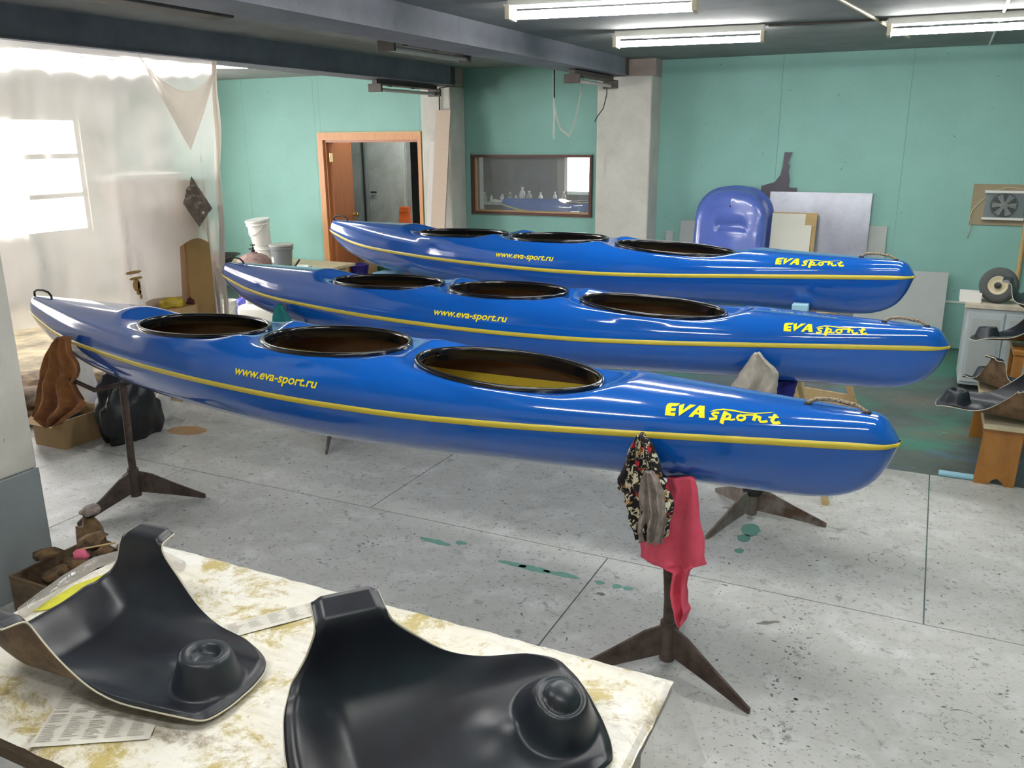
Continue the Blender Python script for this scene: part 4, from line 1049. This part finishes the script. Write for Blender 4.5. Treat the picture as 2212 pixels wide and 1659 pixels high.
# boards and a shelf standing behind it
tag(B((-5.78, 4.80, -.006+.006), (-5.58, 5.33, 1.76), .004).build('wardrobe_panel', 'wallboardpale'), 'tall beige panel unit behind the plastic curtain', 'panel')
tag(B((-5.83, 4.76, 1.76), (-5.56, 5.43, 1.80)).build('top_shelf', 'whitetrim'), 'white plank lying on the beige panel unit', 'plank')
m_ = MB().prism([(5.14, 0), (5.50, 0), (5.47, 1.2), (5.50, 1.74), (5.20, 1.75)], -5.50, -5.47, lambda u, v, d: (d, u, v))
tag(m_.build('hardboard_sheet', 'wallboardbrown'), 'brown hardboard sheet standing at the curtain edge', 'board')
rows = []
Q = [Vector((0, 4.83, 1.60)), Vector((0, 4.94, 1.795)), Vector((0, 4.965, 1.41)), Vector((0, 5.12, 1.545))]     # left, top, bottom, right
for i in range(25):
    u = i/24; row = []
    for k in range(25):
        v = k/24; p = Q[0].lerp(Q[1], u).lerp(Q[2].lerp(Q[3], u), v)
        row.append((-5.09+.035*math.sin(u*PI)*math.sin(v*PI)+.03*noise.noise(Vector((u*5, v*4, 2)))*math.sin(u*PI)+.012*abs(noise.noise(Vector((u*12, v*9, 7)))), p.y, p.z))
    rows.append(row)
tag(MB().grid(rows).build('dark_bag', 'smokefilm', None, True), 'dark crumpled polythene bag pinned to the plastic curtain', 'bag')
tag(B((-5.55, 4.84, 0), (-5.36, 5.12, .76)).build('storage_crate', 'card'), 'tall cardboard carton under the yellow bag', 'carton')
def crumple(name, label, cat, loc, size, mat, seed, group=None, sub=3, sharp=.35):
    bm = bmesh.new(); bmesh.ops.create_icosphere(bm, subdivisions=sub, radius=1)
    for p in bm.verts:
        n = p.co.copy(); k = 1+sharp*noise.noise(n*1.7+Vector((seed*3.1, 0, 0)))+sharp*.6*noise.noise(n*4+Vector((0, seed*1.7, 0)))+sharp*.35*noise.noise(n*9+Vector((0, 0, seed)))
        p.co = Vector((n.x*k*size[0], n.y*k*size[1], max(-.55, n.z*k)*size[2]))
    bm.verts.index_update(); m_ = MB().add([p.co for p in bm.verts], [[q.index for q in f.verts] for f in bm.faces]); bm.free()
    z0 = min(p[2] for p in m_.v); m_.v = [(p[0], p[1], p[2]-z0) for p in m_.v]
    o = m_.build(name, mat, None, True, loc)
    return tag(o, label, cat, group)
crumple('plastic_bag', 'crumpled yellow bag on the tall carton', 'bag', (-5.455, 4.95, .76), (.075, .10, .06), 'yellowrag', 3)
crumple('maroon_rag', 'dark maroon rag beside the yellow bag', 'rag', (-5.41, 5.10, .76), (.04, .02, .035), 'maroon', 5)
# things on the floor by the curtain
bx = thing('cardboard_box', 'open cardboard box below the brown rag', 'box', (-5.37, 3.86, 0), .02)
for nme, lo, hi in (('side_panel', (-.15, -.2, 0), (-.144, .2, .205)), ('side_panel', (.144, -.2, 0), (.15, .2, .205)), ('side_panel', (-.144, -.2, 0), (.144, -.194, .205)), ('side_panel', (-.144, .194, 0), (.144, .2, .205)), ('bottom_panel', (-.144, -.194, .002), (.144, .194, .008))):
    B(lo, hi).build(nme, 'card', bx)
MB().obox((-.0, -.235, .20), (1, 0, 0), (0, 1, .5), (0, -.5, 1), .14, .045, .002).build('box_flap', 'card', bx)
crumple('bin_liner', 'black bin liner bulging over the cardboard box', 'bag', (-5.01, 4.05, .002), (.12, .25, .33), 'blackbag', 11, sub=4, sharp=.25)
crumple('bin_liner', 'black bin liner folded inside the cardboard box', 'bag', (-5.38, 3.84, .012), (.085, .12, .15), 'blackbag', 14)
crumple('plastic_bag', 'blue plastic bag behind the black bin liner', 'bag', (-5.40, 4.42, 0), (.12, .15, .14), 'bluebag', 17)
crumple('plastic_bag', 'blue plastic bag squeezed beside the cardboard box', 'bag', (-5.66, 3.50, 0), (.08, .09, .15), 'bluebag', 19)
crumple('paper_wad', 'wad of white paper poking out by the bin liner', 'paper', (-5.14, 4.46, 0), (.06, .08, .14), 'paper', 21)
crumple('paper_wad', 'crumpled pale paper on top behind the black bin liner', 'paper', (-5.66, 4.20, 0), (.07, .1, .40), 'paper', 23)
crumple('floor_blanket', 'dirty brown blanket heaped on the floor beyond the curtain', 'blanket', (-6.3, 4.25, -.0), (.55, .55, .16), 'scrap', 27, sub=4)
tag(B((-9.5, 2.3, .0), (-5.95, 8.2, .02), .008).build('darkening_sheet', 'brownsheet'), 'brown sheet added to darken the floor beyond the curtain', 'sheet')  # added wide over the floor to dull its bright, window-lit patch
# waste box next to the white column
wb = thing('waste_box', 'low dark box of stained scraps between column and table', 'box', (-3.22, 2.30, 0))
for lo, hi in (((-.29, -.2, 0), (-.28, .2, .2)), ((.28, -.2, 0), (.29, .2, .2)), ((-.28, -.2, 0), (.28, -.19, .2)), ((-.28, .19, 0), (.28, .2, .2)), ((-.28, -.19, 0), (.28, .19, .01))):
    B(lo, hi).build('box_side', 'tableedge', wb)
rnd = random.Random(5)
for k in range(26):
    x, y = -3.22+rnd.uniform(-.2, .2), 2.30+rnd.uniform(-.12, .12)
    s = rnd.uniform(.035, .07)
    crumple('scrap_piece', 'stained brown scrap heaped in the waste box', 'scrap', (x, y, .05+.05*(k % 5)), (s, s*rnd.uniform(.6, 1.2), s*.6), 'scrap', 40+k, 'scraps in the waste box', 2, .6)
tag(MB().tube([(-3.24, 2.27, .31), (-3.10, 2.34, .34)], .004, 6).build('brush_stick', 'rawpine'), 'thin pale stick lying on the scraps', 'stick')
crumple('foam_scrap', 'bright pink foam scrap on the waste heap', 'foam', (-3.24, 2.27, .265), (.035, .03, .03), 'pink', 71, None, 2)
crumple('foam_scrap', 'pale pink foam scrap at the table side of the waste heap', 'foam', (-3.04, 2.22, .20), (.035, .04, .03), 'pink', 73, None, 2)
for k in range(2):
    crumple('brown_sack', 'brown sack slumped against the white column' if k == 0 else 'small grey rag knotted above the brown sack', 'sack' if k == 0 else 'rag', (-3.56, 2.56+.02*k, 0 if k == 0 else .29), (.07, .07, .17) if k == 0 else (.04, .05, .03), 'scrap' if k == 0 else 'lining', 80+k)

# ------------------------------------------------------------------ back left corner: bench, buckets, gas bottle
bn = thing('low_bench', 'low wooden bench against the green wall', 'bench', (-7.75, 8.95, -.006))
B((-.95, -.45, .44), (.86, .45, .475)).build('bench_top', 'paintedwood', bn)
for sx in (-1, 1):
    for sy in (-1, 1): B((sx*.8-.03-.04, sy*.36-.03, 0), (sx*.8+.03-.04, sy*.36+.03, .44)).build('leg', 'rawpine', bn)
def bucket(label, loc, r0, r1, h, mat, lid=None, tilt=0, taz=0, handle=True, paper=False):
    r = thing('plastic_bucket', label, 'bucket', loc)
    r.rotation_euler = (tilt, 0, taz)
    prof = [(r0*.96, 0), (r0, .01), (r0+(r1-r0)*.82, h*.82), (r1+.008, h*.83), (r1+.009, h*.87), (r1, h*.88), (r1, h*.95), (r1+.007, h*.96), (r1+.007, h), (r1-.006, h), (r1-.010, h*.93), (r0*.9, .02), (0, .018)]
    MB().lathe(prof, (0, 0, 0), 36).build('bucket_body', mat, r, auto=35)
    if lid: MB().lathe([(r1+.010, h*.95), (r1+.012, h*.96), (r1+.012, h+.008), (r1-.01, h+.012), (r1*.7, h+.008), (0, h+.01)], (0, 0, 0), 36).build('lid', lid, r, auto=35)
    if handle:
        pts = [((r1+.012)*math.cos(a), -(r1+.012)*math.sin(a)*.55-.05*math.sin(a), h*.86-.13*math.sin(a)) for a in [PI*k/16 for k in range(17)]]
        MB().tube(pts, .004, 6).build('wire_handle', 'fixture', r, True)
    if paper:
        rows = [[((r0+(r1-r0)*z/h+.002)*math.sin(a), -(r0+(r1-r0)*z/h+.002)*math.cos(a), z) for z in (h*.28, h*.52)] for a in [-.35+.75*k/10 for k in range(11)]]
        lb = MB().grid(rows).build('paper_label', 'paper', r, True)
        rows = [[((r0+(r1-r0)*z/h+.003)*math.sin(a), -(r0+(r1-r0)*z/h+.003)*math.cos(a), z) for z in (h*.44, h*.50)] for a in [-.32+.28*k/5 for k in range(6)]]
        MB().grid(rows).build('label_print', 'orange', lb, True)
    return r
bucket('white bucket standing under another white bucket', (-7.78, 8.66, .469), .115, .145, .27, 'whiteplastic', None, 0, .2, False)
bucket('white lidded bucket perched askew on another bucket', (-7.80, 8.66, .742), .115, .145, .33, 'whiteplastic', 'whiteplastic', R_(8), R_(-20))
bucket('grey lidded bucket with an orange and white label', (-7.46, 8.62, .469), .115, .145, .30, 'greyplastic', 'greylid', 0, -.6, False, True)
g = thing('gas_cylinder', 'dusty dark red gas cylinder in front of the buckets', 'gas cylinder', (-7.18, 7.8, -.006))
MB().lathe([(.14, 0), (.14, .04), (.17, .045), (.20, .09), (.205, .15), (.205, .60), (.208, .61), (.208, .63), (.205, .64), (.20, .66)], (0, 0, 0), 40).build('cylinder_body', 'gasred', g, auto=35)
MB().lathe([(.203, .655), (.19, .70), (.155, .74), (.10, .768), (.05, .775), (.05, .79), (.0, .79)], (0, 0, 0), 40).build('cylinder_shoulder', 'dust', g, auto=35)
v_ = MB().lathe([(.022, .785), (.022, .82), (.014, .822), (.014, .85), (.0, .85)], (0, 0, 0), 16).build('valve', 'iron', g, auto=35)
MB().lathe([(.006, 0), (.006, .02), (.028, .022), (.028, .034), (0, .034)], (0, 0, .845), 14).build('valve_wheel', 'iron', v_, auto=35)
MB().tube([(0, 0, .825), (-.05, -.01, .825)], .010, 10).build('valve_outlet', 'iron', v_, auto=35)
tag(MB().lathe([(.05, 0), (.06, .01), (.13, .10), (.20, .13), (.195, .135), (.12, .11), (.05, .02), (0, .015)], (-8.42, 8.62, .469), 28).build('dark_pan', 'iron', None, auto=35), 'wide dark metal pan at the curtain end of the bench', 'pan')
sc = thing('spray_can', 'white spray can lying on the bench by the door frame', 'spray can', (-7.13, 8.62, .469))
MB().lathe([(.028, 0), (.031, .004), (.031, .15), (.024, .165), (.0, .166)], (-.08, 0, .033), 20, (1, .1, 0)).build('can_body', 'whiteplastic', sc, auto=35)
MB().lathe([(.018, 0), (.018, .03), (0, .031)], (.087, .017, .033), 16, (1, .1, 0)).build('cap', 'greyplastic', sc, auto=35)
tag(MB().tube([(-7.22, 8.52, .475), (-7.16, 8.6, .60)], .013, 8).build('tool_handle', 'cordblack'), 'short black tool handle leaning by the spray can', 'tool')
bucket('small white bucket with grey contents standing behind the middle kayak bow', (-6.93, 7.05, -.006), .085, .10, .36, 'whiteplastic', None, 0, 0, True)
crumple('plastic_bag', 'indigo plastic bag on the floor behind the small bucket', 'bag', (-6.90, 7.35, -.006), (.14, .15, .26), 'bluebag', 91)
cn = thing('jerry_can', 'white plastic jerry can on the floor behind the middle kayak bow', 'canister', (-6.28, 6.95, -.006), .2)
B((-.30, -.12, 0), (.30, .12, .38), .05).build('can_body', 'whiteplastic', cn, True)
MB().lathe([(.035, .37), (.035, .42), (0, .42)], (-.2, 0, 0), 18).build('screw_cap', 'whiteplastic', cn, auto=35)

# ------------------------------------------------------------------ planks by the doorway column
def lean(name, label, x0, x1, zt, yt, yf, th, mat, cat='plank'):
    d = Vector((0, yt-yf, zt)); n = Vector((0, -d.z, d.y)).normalized()
    P = [Vector((x, yf, -.006))+d*k+n*q for k in (0, 1) for q in (0, th) for x in (x0, x1)]
    o = MB().add(P, [(0, 1, 3, 2), (4, 6, 7, 5), (0, 4, 5, 1), (2, 3, 7, 6), (0, 2, 6, 4), (1, 5, 7, 3)]).build(name, mat)
    return tag(o, label, cat)
lean('chipboard_plank', 'tall pinkish white chipboard plank leaning on the doorway column', -5.36, -5.17, 2.38, 9.07, 8.70, .02, 'pinkishboard')
lean('white_plank', 'narrow white plank leaning behind the chipboard plank', -5.47, -5.37, 2.03, 9.085, 8.78, .018, 'whiteplank')
# ------------------------------------------------------------------ things leaning on the green wall at right
lean('sheet_offcut', 'small grey board offcut leaning beside the thick column', -2.66, -2.58, 1.06, 9.44, 9.30, .014, 'greyboard', 'board')
lean('sheet_offcut', 'grey board offcut leaning behind the blue shell', -2.50, -2.25, 1.18, 9.44, 9.28, .014, 'greyboard', 'board')
lean('zinc_sheet', 'large shiny galvanised sheet leaning on the green wall', -1.56, -.57, 1.51, 9.42, 9.33, .004, 'zinc', 'metal sheet')
m_ = MB().prism([(-1.66, 1.40), (-1.30, 1.40), (-1.30, 1.545), (-1.375, 1.545), (-1.385, 1.56), (-1.38, 1.62), (-1.40, 1.72), (-1.385, 1.76), (-1.41, 1.80), (-1.375, 1.90), (-1.45, 1.90), (-1.46, 1.75), (-1.475, 1.67), (-1.53, 1.60), (-1.66, 1.56)], 9.425, 9.432, lambda u, v, d: (u, d, v))
tag(m_.build('steel_offcut', 'zincdark'), 'dark steel offcut with a tall tongue behind the galvanised sheet', 'metal sheet')
lean('tan_hardboard', 'tan hardboard panel with torn white facing', -1.50, -1.06, 1.31, 9.30, 9.06, .012, 'tanboard', 'board')
lean('hardboard_facing', 'white facing left on the tan hardboard', -1.50, -1.17, 1.30, 9.285, 9.045, .004, 'plaster', 'board')
lean('plaster_board', 'white plasterboard piece in front of the tan hardboard', -1.49, -1.10, 1.19, 9.255, 9.01, .012, 'plaster', 'board')
lean('grey_board', 'pale grey board leaning at the edge of the galvanised sheet', -.66, -.40, 1.19, 9.446, 9.385, .012, 'greyboard', 'board')
lean('grey_board', 'wide low grey board leaning nearest the wall fan', -.62, .20, .77, 9.36, 9.14, .016, 'greyboard', 'board')
# blue moulded shell
rows = []
cx_, W2, Hh = -1.905, .405, 1.55
def tub_pt(a, ins, dep, lean_=True):
    """rounded-arch outline: a 0..1 from bottom left round the top to bottom right, inset from the flange"""
    rr = .30-ins*.4; w = W2-ins; h = Hh-ins
    per = [(-w, -.006)]+[(-w, z) for z in (.3, .6, .9, h-rr)]+[(-w+rr-rr*math.cos(q), h-rr+rr*math.sin(q)) for q in [PI/2*k/10 for k in range(1, 10)]]+[(x*(w-rr)/3, h+.012*(1-(x/3)**2)) for x in (-3, -2, -1, 0, 1, 2, 3)]
    per += [(w-rr+rr*math.sin(q), h-rr+rr*math.cos(q)) for q in [PI/2*k/10 for k in range(1, 10)]]+[(w, z) for z in (h-rr, .9, .6, .3, -.006)]
    x, z = per[a]; y = 9.40-.22*(1-z/Hh)-dep
    return (cx_+x, y, z)
NA = len([0]*0)+1+4+9+7+9+5
prof = [(.0, -.015), (.0, .03), (.025, .045), (.03, .10), (.035, .19), (.05, .225), (.08, .25), (.12, .262), (.2, .27)]
for ins, dep in prof: rows.append([tub_pt(a, ins, dep) for a in range(NA)])
tbm = thing('moulded_shell', 'blue moulded hull shell standing on end against the green wall', 'boat shell', (cx_, 9.2, -.006))
m_ = MB().grid(rows)
m_.v = [(p[0]-cx_, p[1]-9.2, p[2]+.006) for p in m_.v]
m_.build('shell_flange', 'tub', tbm, True)
# bottom face of the shell: a bulged face with one cross groove
rows = []
for i in range(49):
    z = 0+1.36*i/48; row = []
    for k in range(25):
        x = -.205+.41*k/24
        zz = z*(1-.10*(abs(x)/.205)**6*sstep((z-1.0)/.3))
        gr = .035*math.exp(-((z-1.18)/.05)**2)*(1-sstep((abs(x-.03)-.13)/.05))
        y = 9.40-.22*(1-zz/Hh)-.27-.018*(1-(x/.205)**2)+gr
        row.append((x, y-9.2, zz))
    rows.append(row)
MB().grid(rows).build('shell_bottom', 'tub', tbm, True)
# wall fan
fn = thing('wall_fan', 'grey ventilation fan screwed to a brown board on the green wall', 'fan', (.66, YW-.001, 1.42))
B((-.345, -.016, -.19), (.36, 0, .19)).build('mounting_board', 'fanboard', fn)
fx0, fx1, fz0, fz1 = -.245, .10, -.135, .135
for q in (((fx0, fz1-.022), (fx1, fz1)), ((fx0, fz0), (fx1, fz0+.022))): B((q[0][0], -.075, q[0][1]), (q[1][0], -.016, q[1][1])).build('end_bar', 'whitetrim', fn)
B((fx0+.01, -.03, fz0+.02), (fx1-.01, -.016, fz1-.02)).build('fan_back', 'fangrille', fn)
mm = MB().lathe([(.112, 0), (.118, .02), (.106, .02), (.104, 0)], ((fx0+fx1)/2, -.030, 0), 32, (0, -1, 0)); mm.build('shroud_ring', 'fandark', fn, auto=35)
for k in range(6):
    a = 2*PI*k/6; c_ = Vector(((fx0+fx1)/2, -.045, 0)); d = Vector((math.cos(a), 0, math.sin(a))); n = Vector((-d.z, -.35, d.x))
    MB().add([c_+d*.03+n*.012, c_+d*.03-n*.012, c_+d*.098-n*.034, c_+d*.10+n*.02], [(0, 1, 2, 3)]).build('fan_blade', 'greylid', fn)
MB().lathe([(.034, 0), (.034, .02), (.02, .028), (0, .03)], ((fx0+fx1)/2, -.034, 0), 20, (0, -1, 0)).build('fan_hub', 'greylid', fn, auto=35)
gr = MB()
for k in range(21): gr.box((fx0+.012, -.072, fz0+.03+k*.0105-.0016), (fx1-.012, -.068, fz0+.03+k*.0105+.0016))
o = gr.build('grille_bars', 'fangrille', fn); o['kind'] = 'stuff'
MB().tube([(.11, -.02, -.12), (.13, -.025, .05), (.10, -.025, .15), (-.05, -.025, .165), (-.18, -.022, .13), (-.27, -.02, .03), (-.33, -.02, -.05), (-.345, -.02, -.12), (-.325, -.008, -.2), (-.34, -.006, -.32)], .004, 6).build('power_cord', 'socket', fn, True)
B((.105, -.04, -.14), (.14, -.016, -.11)).build('junction_box', 'greylid', fn)
tag(MB().tube([(.79, YW-.03, -.006), (.79, YW-.03, 1.24)], .022, 10).build('wall_pipe', 'tanboard', None, auto=40), 'olive pipe rising up the green wall below the fan board', 'pipe')
tag(B((.20, YW-.008, .46), (.74, YW, .478)).build('wall_strip', 'skirt'), 'thin white strip on the green wall beside the grey board', 'strip')
# cabinet with clutter
cb = thing('cabinet', 'pale grey cabinet with chipped edges below the wall fan', 'cabinet', (.60, 8.12, -.006))
B((-.26, -.25, .05), (.30, .25, .70), .006).build('cabinet_body', 'cabinet', cb)
B((-.28, -.27, .70), (.32, .27, .735), .004).build('worktop', 'cabinetedge', cb)
for x0, x1 in ((-.245, .015), (.025, .285)):
    dr = B((x0, -.268, .08), (x1, -.25, .67), .004).build('cabinet_door', 'cabinet', cb)
    B((x0+.03, -.272, .12), (x1-.03, -.268, .62)).build('door_panel', 'greyboard', dr)
for sx in (-.22, .26):
    for sy in (-.21, .21): B((sx-.02, sy-.02, 0), (sx+.02, sy+.02, .05)).build('foot', 'iron', cb)
tag(B((-.08, -.10, 0), (.08, .10, .075), .004).build('paper_stack', 'paper', None, loc=(.355, 8.02, .729)), 'stack of white papers on the cabinet corner', 'papers')
wh = thing('trolley_wheel', 'small grey rubber wheel with a cream hub on the cabinet', 'wheel', (.545, 7.98, .875))
wa = Vector((-.25, -1, .12)).normalized()
MB().lathe([(.075, -.03), (.10, -.036), (.128, -.032), (.142, -.016), (.146, 0), (.142, .016), (.128, .032), (.10, .036), (.075, .03), (.075, -.03)], (0, 0, 0), 40, wa, False).build('tyre', 'rubber', wh, auto=50)
MB().lathe([(.075, -.022), (.082, -.026), (.082, .026), (.07, .030), (.045, .018), (0, .02)], (0, 0, 0), 32, wa).build('rim', 'cream', wh, auto=35)
MB().lathe([(.026, 0), (.026, .035), (.012, .04), (0, .04)], wa*.012, 16, wa).build('bearing', 'iron', wh, auto=35)
stl = thing('wooden_stool', 'dark brown wooden stool holding a pile of black seat shells', 'stool', (.88, 7.05, -.006))
B((-.26, -.22, .56), (.3, .22, .60), .005).build('stool_top', 'benchwood', stl)
for sx in (-.22, .26):
    for sy in (-.18, .18): B((sx-.03, sy-.03, 0), (sx+.03, sy+.03, .56)).build('leg', 'benchwood', stl)
make_seat(True, 'black seat shell lying directly on the brown stool', (.80, 7.05, .60), R_(188), (R_(6), 0))
make_seat(False, 'black seat shell tipped up on top of the shell pile by the wheel', (.80, 7.10, .84), R_(82), (R_(-6), R_(-8)))
# bench with more seat shells
b2 = thing('plywood_bench', 'varnished plywood bench carrying black seat shells', 'bench', (.51, 6.15, -.006))
for y in (-.5, .45):
    MB().prism([(-.105, 0), (-.03, 0), (-.005, .04), (.02, .05), (.045, .03), (.07, 0), (.115, 0), (.125, .37), (-.085, .37)], y-.011, y+.011, lambda u, v, d: (u, d, v)).build('leg', 'benchwood', b2)
B((-.095, -.56, .37), (.16, .52, .406), .006).build('bench_top', 'paintedwood', b2)
B((-.08, -.5, .29), (.10, .45, .31)).build('stretcher', 'benchwood', b2)
make_seat(True, 'black seat shell on the bench with its post towards the kayaks', (.60, 5.72, .41), R_(172), (R_(-3), R_(-4)))
make_seat(True, 'black seat shell on the bench behind another shell', (.63, 6.28, .41), R_(120), (R_(4), R_(2)))
tag(B((-.10, -.035, 0), (.10, .035, .022), .008).build('foam_strip', 'cyanfoam', None, loc=(.315, 5.715, -.006)), 'pale blue foam strip on the floor by the plywood bench', 'foam')

# ------------------------------------------------------------------ rooms beyond
md_ = thing('metal_door', 'grey metal door in the room behind the doorway', 'door', (-7.40, 11.0, -.006))
B((-.32, -.03, 0), (.30, 0, 2.03), .004).build('door_leaf', 'roomwall', md_)
B((-.36, -.02, 0), (-.32, 0, 2.07)).build('door_frame', 'greyboard', md_); B((.30, -.02, 0), (.34, 0, 2.07)).build('door_frame', 'greyboard', md_); B((-.36, -.02, 2.03), (.34, 0, 2.07)).build('door_frame', 'greyboard', md_)
MB().tube([(-.26, -.06, 1.3), (-.16, -.06, 1.3)], .012, 8).build('door_handle', 'iron', md_)
tag(MB().tube([(-7.80, 10.98, ZC), (-7.80, 10.98, 1.75), (-7.80, 10.98, 0)], .012, 8).build('wall_pipe', 'iron'), 'thin dark pipe on the grey wall inside the doorway', 'pipe')
tag(B((-7.96, 10.35, -.006), (-7.42, 10.75, .52)).build('supply_carton', 'card'), 'carton on the floor inside the doorway', 'carton')
bucket('dark blue bucket on the carton inside the doorway', (-7.72, 10.5, .52), .115, .14, .36, 'indigo', None, 0, 0, False)
bucket('indigo bucket with a white label on the floor inside the doorway', (-7.36, 10.1, -.006), .12, .145, .33, 'indigo', 'indigo', 0, .5, False, True)
bucket('dark green bucket on the floor inside the doorway', (-7.02, 10.35, -.006), .12, .15, .30, 'green', None, 0, 0, False)
of = thing('orange_trestle', 'orange folding trestle standing inside the doorway', 'trestle', (-6.93, 10.7, -.006))
MB().bar((-.05, -.1, 0), (-.02, 0, 1.08), .10, .022, (0, 1, 0)).build('leg', 'orange', of); MB().bar((.22, -.1, 0), (.04, 0, 1.10), .12, .022, (0, 1, 0)).build('leg', 'orange', of)
MB().bar((-.16, .15, 0), (0, .03, 1.06), .09, .022, (0, 1, 0)).build('leg', 'orange', of); MB().tube([(-.04, -.03, .82), (.10, -.02, .80)], .012, 8).build('brace', 'iron', of)
B((-.06, -.03, 1.04), (.09, .05, 1.12), .006).build('hinge_block', 'orange', of)
wbk = thing('far_workbench', 'cluttered workbench in the room behind the inner window', 'bench', (-5.4, 12.95, -.006))
B((-1.6, -.22, 1.02), (1.3, .22, 1.06)).build('bench_top', 'greyboard', wbk)
for x in (-1.5, 1.2):
    for y in (-.18, .18): B((x-.03, y-.03, 0), (x+.03, y+.03, 1.02)).build('leg', 'greyboard', wbk)
rnd = random.Random(12)
for k, x in enumerate((-6.75, -6.6, -6.42, -6.28, -6.14, -6.02, -5.9, -5.72, -5.45, -5.3)):
    h = rnd.uniform(.10, .2) if k not in (5, 6) else (.25, .19)[k-5]; rr = rnd.uniform(.03, .05)
    o = thing('solvent_bottle', 'pale bottle standing on the cluttered far workbench', 'bottle', (x, 12.88+rnd.uniform(-.08, .06), 1.054), 0, 'bottles on the far workbench')
    MB().lathe([(rr*.95, 0), (rr, .005), (rr, h*.55), (rr*.85, h*.68), (rr*.35, h*.8), (rr*.32, h*.9), (0, h*.9)], (0, 0, 0), 18).build('bottle_body', 'whiteplastic' if k % 3 else 'greylid', o, auto=40)
    MB().lathe([(rr*.42, h*.88), (rr*.42, h), (0, h)], (0, 0, 0), 12).build('cap', 'whitetrim', o, auto=40)
for k, (x, w) in enumerate(((-6.5, .14), (-5.8, .2), (-5.1, .12))):
    crumple('paper_clutter', 'crumpled white paper on the far workbench', 'paper', (x, 12.79, 1.054), (w*.7, .04, .03), 'paper', 100+k, 'papers on the far workbench', 2)
